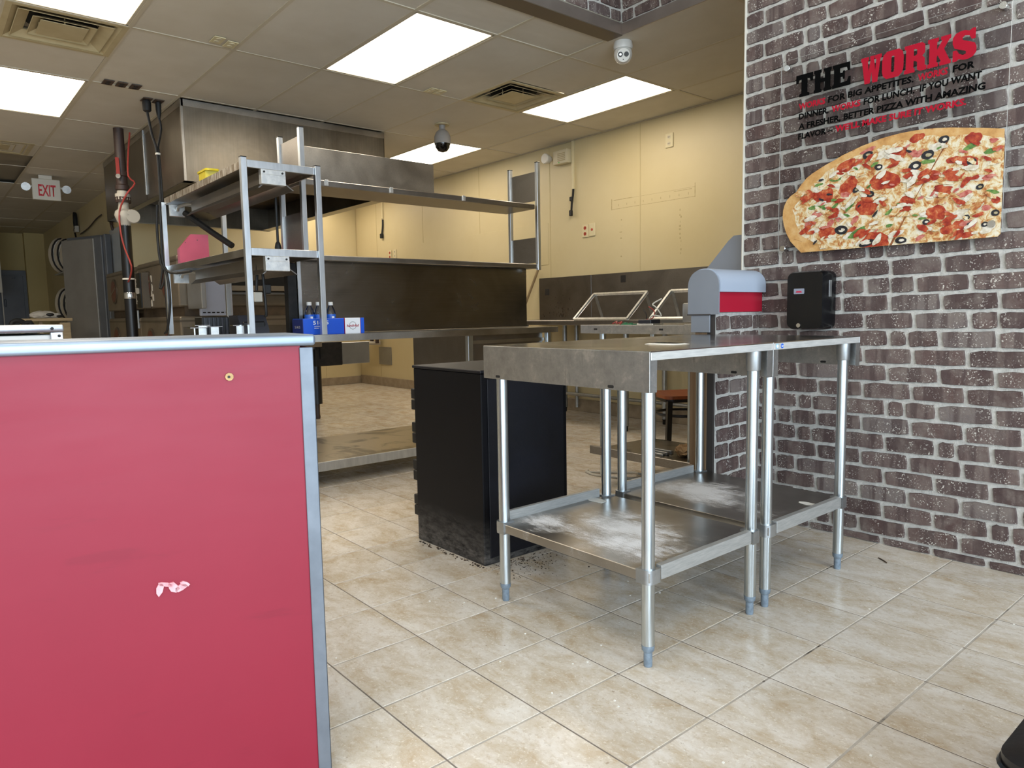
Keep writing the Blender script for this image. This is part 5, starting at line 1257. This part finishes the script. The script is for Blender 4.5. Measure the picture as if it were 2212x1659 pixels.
# lettering: heavy slab capitals cut from blocks
SLAB = {
 'T': [[(0, 1), (1, 1), (1, .62), (.86, .62), (.80, .76), (.68, .78), (.68, .16), (.80, .12), (.80, 0), (.20, 0), (.20, .12), (.32, .16), (.32, .78), (.20, .76), (.14, .62), (0, .62)]],
 'H': [[(0, 1), (.44, 1), (.44, .87), (.38, .84), (.38, .60), (.62, .60), (.62, .84), (.56, .87), (.56, 1), (1, 1), (1, .87), (.94, .84), (.94, .16), (1, .13), (1, 0), (.56, 0), (.56, .13), (.62, .16), (.62, .42), (.38, .42), (.38, .16), (.44, .13), (.44, 0), (0, 0), (0, .13), (.06, .16), (.06, .84), (0, .87)]],
 'E': [[(0, 1), (.96, 1), (.96, .64), (.84, .64), (.78, .80), (.42, .82), (.42, .60), (.56, .60), (.58, .68), (.68, .68), (.68, .32), (.58, .32), (.56, .42), (.42, .42), (.42, .18), (.80, .20), (.88, .38), (1, .38), (1, 0), (0, 0), (0, .13), (.08, .16), (.08, .84), (0, .87)]],
 'W': [[(0, 1), (.38, 1), (.38, .87), (.33, .85), (.38, .45), (.46, .85), (.44, 1), (.66, 1), (.64, .85), (.70, .45), (.75, .85), (.68, .87), (.68, 1), (1, 1), (1, .87), (.95, .85), (.82, 0), (.58, 0), (.52, .42), (.45, 0), (.20, 0), (.05, .85), (0, .87)]],
 'O': [[(.22, 1), (.5, 1), (.5, .80), (.43, .77), (.43, .23), (.5, .20), (.5, 0), (.22, 0), (.05, .12), (0, .3), (0, .7), (.05, .88)], [(.5, 1), (.78, 1), (.95, .88), (1, .7), (1, .3), (.95, .12), (.78, 0), (.5, 0), (.5, .20), (.57, .23), (.57, .77), (.5, .80)]],
 'R': [[(0, 1), (.48, 1), (.48, .82), (.42, .82), (.42, .58), (.48, .58), (.48, .40), (.42, .40), (.42, .15), (.48, .13), (.48, 0), (0, 0), (0, .13), (.07, .15), (.07, .85), (0, .87)], [(.48, 1), (.78, 1), (.92, .90), (.92, .62), (.80, .52), (.92, .42), (.92, .18), (1, .15), (1, 0), (.70, 0), (.58, .08), (.58, .34), (.48, .40), (.48, .58), (.57, .62), (.57, .78), (.48, .82)]],
 'K': [[(0, 1), (.46, 1), (.46, .87), (.40, .85), (.40, .58), (.62, .86), (.56, .88), (.56, 1), (.98, 1), (.98, .87), (.92, .85), (.70, .56), (.94, .15), (1, .13), (1, 0), (.52, 0), (.52, .13), (.58, .15), (.44, .38), (.40, .33), (.40, .15), (.46, .13), (.46, 0), (0, 0), (0, .13), (.07, .15), (.07, .85), (0, .87)]],
 'S': [[(.95, 1), (.95, .64), (.80, .64), (.70, .78), (.52, .82), (.42, .76), (.44, .68), (.92, .50), (1, .36), (1, .18), (.88, .05), (.70, 0), (.50, 0), (.28, .06), (.20, 0), (.04, 0), (.04, .38), (.20, .38), (.30, .24), (.46, .17), (.58, .20), (.58, .28), (.10, .46), (.02, .62), (.02, .82), (.14, .95), (.34, 1), (.50, 1), (.70, .94), (.80, 1)]],
}
def slab_word(s, x0, x1, z0, z1, gaps, mname, name):
    bm = B(); n = len(s); w_ = (x1 - x0 - gaps * (n - 1)) / n
    for i, ch in enumerate(s):
        for poly in SLAB[ch]:
            bm.prism([(x0 + i * (w_ + gaps) + p[0] * w_, z0 + p[1] * (z1 - z0)) for p in poly], 'y', SY - .0007, SY - .0002)
    return bm.build(name, mname, t_)
slab_word('THE', -.106, .148, 2.050, 2.150, .004, 'ink_black', 'lettering')
slab_word('WORKS', .192, .634, 2.034, 2.146, .003, 'ink_red', 'lettering')
LINES = [(1.9955, [('WORKS', 'ink_red', -.091, .036), ('FOR BIG APPETITES.', 'ink_black', .048, .409), ('WORKS', 'ink_red', .425, .536), ('FOR', 'ink_black', .553, .631)]),
         (1.950, [('DINNER.', 'ink_black', -.09, .053), ('WORKS', 'ink_red', .066, .194), ('FOR LUNCH.', 'ink_black', .207, .414), ('IF YOU WANT', 'ink_black', .434, .657)]),
         (1.9045, [('A FRESHER, BETTER PIZZA WITH AMAZING', 'ink_black', -.091, .671)]),
         (1.860, [('FLAVOR –', 'ink_black', -.091, .071), ("WE'LL MAKE SURE IT WORKS.", 'ink_red', .085, .607)])]
for z, segs in LINES:
    for s, mn, a, b in segs:
        text(s, mn, 'lettering', t_, (a, SY - .0003, z), (1, 0, 0), (0, 0, 1), .0275, b - a, .042, .04, .0003)

# ================================================================ FAR LEFT CORNER
# walk-in cooler door standing ajar
dv = Vector((.667, .297, 0)).normalized(); d0 = Vector((-10.19, .48, 0))
t_ = thing('cooler_door', 'grey steel walk-in cooler door standing ajar beyond the ovens', 'door', d0, math.atan2(dv.y, dv.x))
B().box(0, .70, 0, .09, .02, 2.2, .008).build('door_leaf', 'cooler_door', t_, local=True)
B().box(-.01, .74, .09, .125, .0, 2.25, .008).build('door_rim', 'cooler_frame', t_, local=True)
B().box(.70, .84, .02, .125, .0, 2.22, .008).build('door_edge', 'cooler_frame', t_, local=True)
B().box(.845, .90, .04, .125, .0, 2.25, .006).build('door_jamb', 'cooler_frame', t_, local=True)
B().lathe((.06, -.02, .98), [(.03, -.03), (.035, 0), (.02, .02)], 12, 'y').build('handle', 'black_paint', t_, local=True)
# cooler window panel
t_ = thing('wall_window', 'pale framed panel on the cooler wall half hidden by the black gas pipe', 'window', (-9.3, .98, 1.6))
B().box(-9.62, -8.80, .985, 1.0, 1.60, 2.32, .004).build('frame', 'pale_frame', t_)
B().box(-9.50, -8.92, .978, .987, 1.68, 2.25, .003).build('pane', 'frosted_panel', t_)
# wire hook strip, power strip and cord up by the ceiling
t_ = thing('coiled_cord', 'coiled black cord with a plug box high on the cooler wall', 'cord', (-11.9, .98, 2.5))
bm = B()
for k in range(4): bm.tube([(-11.95 + .05 * math.sin(a) + .012 * k, .97 - .01 * k, 2.70 + .13 * math.cos(a)) for a in [2 * pi * q / 10 for q in range(11)]], .014, 6, 2)
bm.build('coil', 'black_rubber', t_)
B().box(-11.98, -11.86, .93, .99, 2.52, 2.62, .006).build('plug_box', 'regulator_grey', t_)
B().tube([(-12.0, .96, 2.62), (-12.12, .96, 2.58), (-12.05, .96, 2.50), (-11.95, .95, 2.44)], .014, 6).build('cable', 'black_rubber', t_)
tag(center(B().tube([(-11.7, .975, 2.47), (-11.0, .975, 2.495), (-10.4, .975, 2.56), (-10.0, .975, 2.58)], .010, 6).build('wire_run', 'iron_brown')), 'thin brown wire run stapled along the cooler wall', 'wire')
tag(center(B().tube([(-9.36, .98, 2.30), (-9.36, .96, 2.42), (-9.28, .95, 2.44), (-9.25, .95, 2.36)], .018, 8).build('wall_hook', 'iron_brown')), 'dark metal hook on the cooler wall beside the gas pipe', 'hook')
t_ = thing('door_latch', 'small chrome latch on the cooler wall left of the pale panel', 'latch', (-9.85, .96, 1.92))
for k in range(3): B().box(-9.95 + k * .09, -9.88 + k * .09, .93, 1.0, 1.95 - .03 * k, 2.05 - .03 * k, .008).build('latch_part', 'chrome', t_)
# far grey door
d1 = sempty('door_1', (-16.1, .43, 0))
B().box(-16.1, -16.06, .12, .70, 0, 2.13, .004).build('door_frame', 'cooler_frame', d1)
B().box(-16.06, -16.04, .20, .60, .02, 2.02, .004).build('door_leaf', 'grey_door', d1)
B().box(-16.04, -16.02, .255, .29, 1.40, 1.55, .006).build('door_handle', 'black_plastic', d1)
B().box(-16.04, -16.03, .41, .47, 1.96, 1.985).build('door_closer', 'black_plastic', d1)
# foreground wall edge seen at the far left
struct(B().box(-14.4, -14.3, -1.2, .10, 1.62, H).build('wall_stub', 'white_wall'))
struct(B().box(-14.36, -14.34, .085, .098, 0, 1.62).build('trim_9', 'white_wall'))
# nested white curved shells with dark bands
rs = random.Random(11)
def shell(x, y, z, R, label):
    t_ = thing('white_shell', label, 'shell', (x, y, z - R), 0, 'nested white curved shells by the cooler door')
    bm = B(); N = 10
    def half(bm, r, y0, y1):
        pts = [(-r * .35 * 0 + y0, 0)]
        vs0 = [bm.bm.verts.new((x + .10 * 0, y - math.sin(a) * r * .62 + y0, z + math.cos(a) * r)) for a in [pi * k / N for k in range(N + 1)]]
        vs1 = [bm.bm.verts.new((x + .12, y - math.sin(a) * r * .52 + y1, z + math.cos(a) * r * .93)) for a in [pi * k / N for k in range(N + 1)]]
        for i in range(N): bm.bm.faces.new((vs0[i], vs0[i + 1], vs1[i + 1], vs1[i]))
        bm.bm.faces.new(vs1)
    half(bm, R, 0, 0); bm.build('shell_body', 'shell_white', t_)
    bm = B(); P_ = [(x + .125, y - math.sin(a) * R * .50, z + math.cos(a) * R * .90) for a in [pi * k / 10 for k in range(11)]]
    bm.tube(P_, .013, 6, 0); bm.build('dark_band', 'shell_black', t_)
    bm = B(); bm.tube([(x + .128, y - .02 - math.sin(a) * R * .30, z + math.cos(a) * R * .34) for a in [pi * (.15 + .7 * k / 6) for k in range(7)]], .020, 6, 0); bm.build('emblem_band', 'shell_green', t_)
for k in range(4): shell(-11.5 + .16 * k, .66 + .045 * k, 2.10 - .012 * k, .28 - .012 * k, ['outermost', 'second', 'third', 'innermost'][k] + ' white shell of the upper stack by the cooler door')
for k in range(4): shell(-11.5 + .16 * k, .69 + .04 * k, 1.34 - .012 * k, .27 - .012 * k, ['outermost', 'second', 'third', 'innermost'][k] + ' white shell of the lower stack by the cooler door')
for z, l in ((1.82, 'upper'), (1.07, 'lower')):
    t_ = thing('wall_shelf', l + ' wall shelf carrying the nested white shells behind the cooler door', 'shelf', (-11.3, .8, z - .02))
    B().box(-11.72, -10.75, .58, .998, z - .02, z - .001, .003).build('shelf_board', 'zinc_socket', t_)
    for x in (-11.5, -11.0): B().prism([(.998, z - .2), (.998, z - .02), (.7, z - .02), (.7, z - .03)], 'x', x - .01, x + .01).build('bracket', 'zinc_socket', t_)
# plank table with a bag
t_ = thing('plank_table', 'pale wooden plank table by the cooler door with a bag on it', 'table', (-9.3, .1, 0))
B().box(-9.55, -9.05, -.20, .38, 1.082, 1.118, .003).build('table_top', 'wood_plank', t_)
for y in (-.14, .06, .30): B().box(-9.35, -9.29, y - .02, y + .02, 0, 1.082, .002).build('leg', 'wood_plank', t_)
B().box(-9.3, -9.1, .24, .36, .55, 1.06, .003).build('drawer_box', 'wood_plank', t_)
bm = B(); bm.ball((-9.3, .09, 1.16), .10, .8, 1.5, .55, 3); bm.ball((-9.28, .21, 1.15), .06, .8, 1.4, .6, 2)
for v in bm.bm.verts: v.co += Vector((rs.uniform(-.008, .008), rs.uniform(-.008, .008), rs.uniform(-.006, .006))); v.co.z = max(v.co.z, 1.1185)
t2 = bm.build('cloth_bag', 'bag_white', angle=10); center(t2); tag(t2, 'crumpled whitish cloth bag with dark print on the plank table', 'bag')
bm = B(); bm.ball((-9.22, .16, 1.165), .035, .5, 1.3, .6, 2); bm.ball((-9.22, .27, 1.145), .03, .6, 1.5, .5, 2); bm.build('dark_print', 'shell_black', t2)
tag(center(B().tube([(-8.4, -.40, .03), (-8.4, -.38, .6), (-8.4, -.34, 1.02), (-8.4, -.27, 1.09), (-8.4, -.2, 1.06), (-8.4, -.13, 1.03), (-8.4, -.10, .6), (-8.4, -.10, .03)], .03, 8).build('black_hose', 'black_rubber')), 'black hose bump just above the white chest at the far left', 'hose')

# ================================================================ black seat corner in the near right
t_ = thing('black_bag', 'black padded vinyl bag with a piped edge at the bottom right corner', 'bag', (1.56, .46, 0))
B().prism(rounded(-.26, .28, -.29, .30, .05, 6), 'z', 0, .262).build('body', 'black_vinyl', t_, local=True)
bm = B(); o_ = rounded(-.262, .282, -.292, .302, .05, 6); i_ = rounded(-.225, .245, -.255, .265, .04, 6)
va = [bm.bm.verts.new((a, b, .262)) for a, b in o_]; vb = [bm.bm.verts.new((a, b, .285)) for a, b in o_]; vc = [bm.bm.verts.new((a, b, .300)) for a, b in i_]
for r0, r1 in ((va, vb), (vb, vc)):
    for i in range(len(o_)): bm.bm.faces.new((r0[i], r0[(i + 1) % len(o_)], r1[(i + 1) % len(o_)], r1[i]))
bm.bm.faces.new(vc); bm.build('lid', 'black_vinyl', t_, local=True)
bm = B(); bm.tube([(a, b, .264) for a, b in o_ + o_[:1]], .007, 6, 0); bm.build('piping', 'black_gloss', t_, local=True)
bm = B(); bm.tube([(-.20, -.24, .292), (-.19, -.10, .304), (-.20, .24, .306)], .012, 8); bm.build('seam_ridge', 'black_vinyl', t_, local=True)
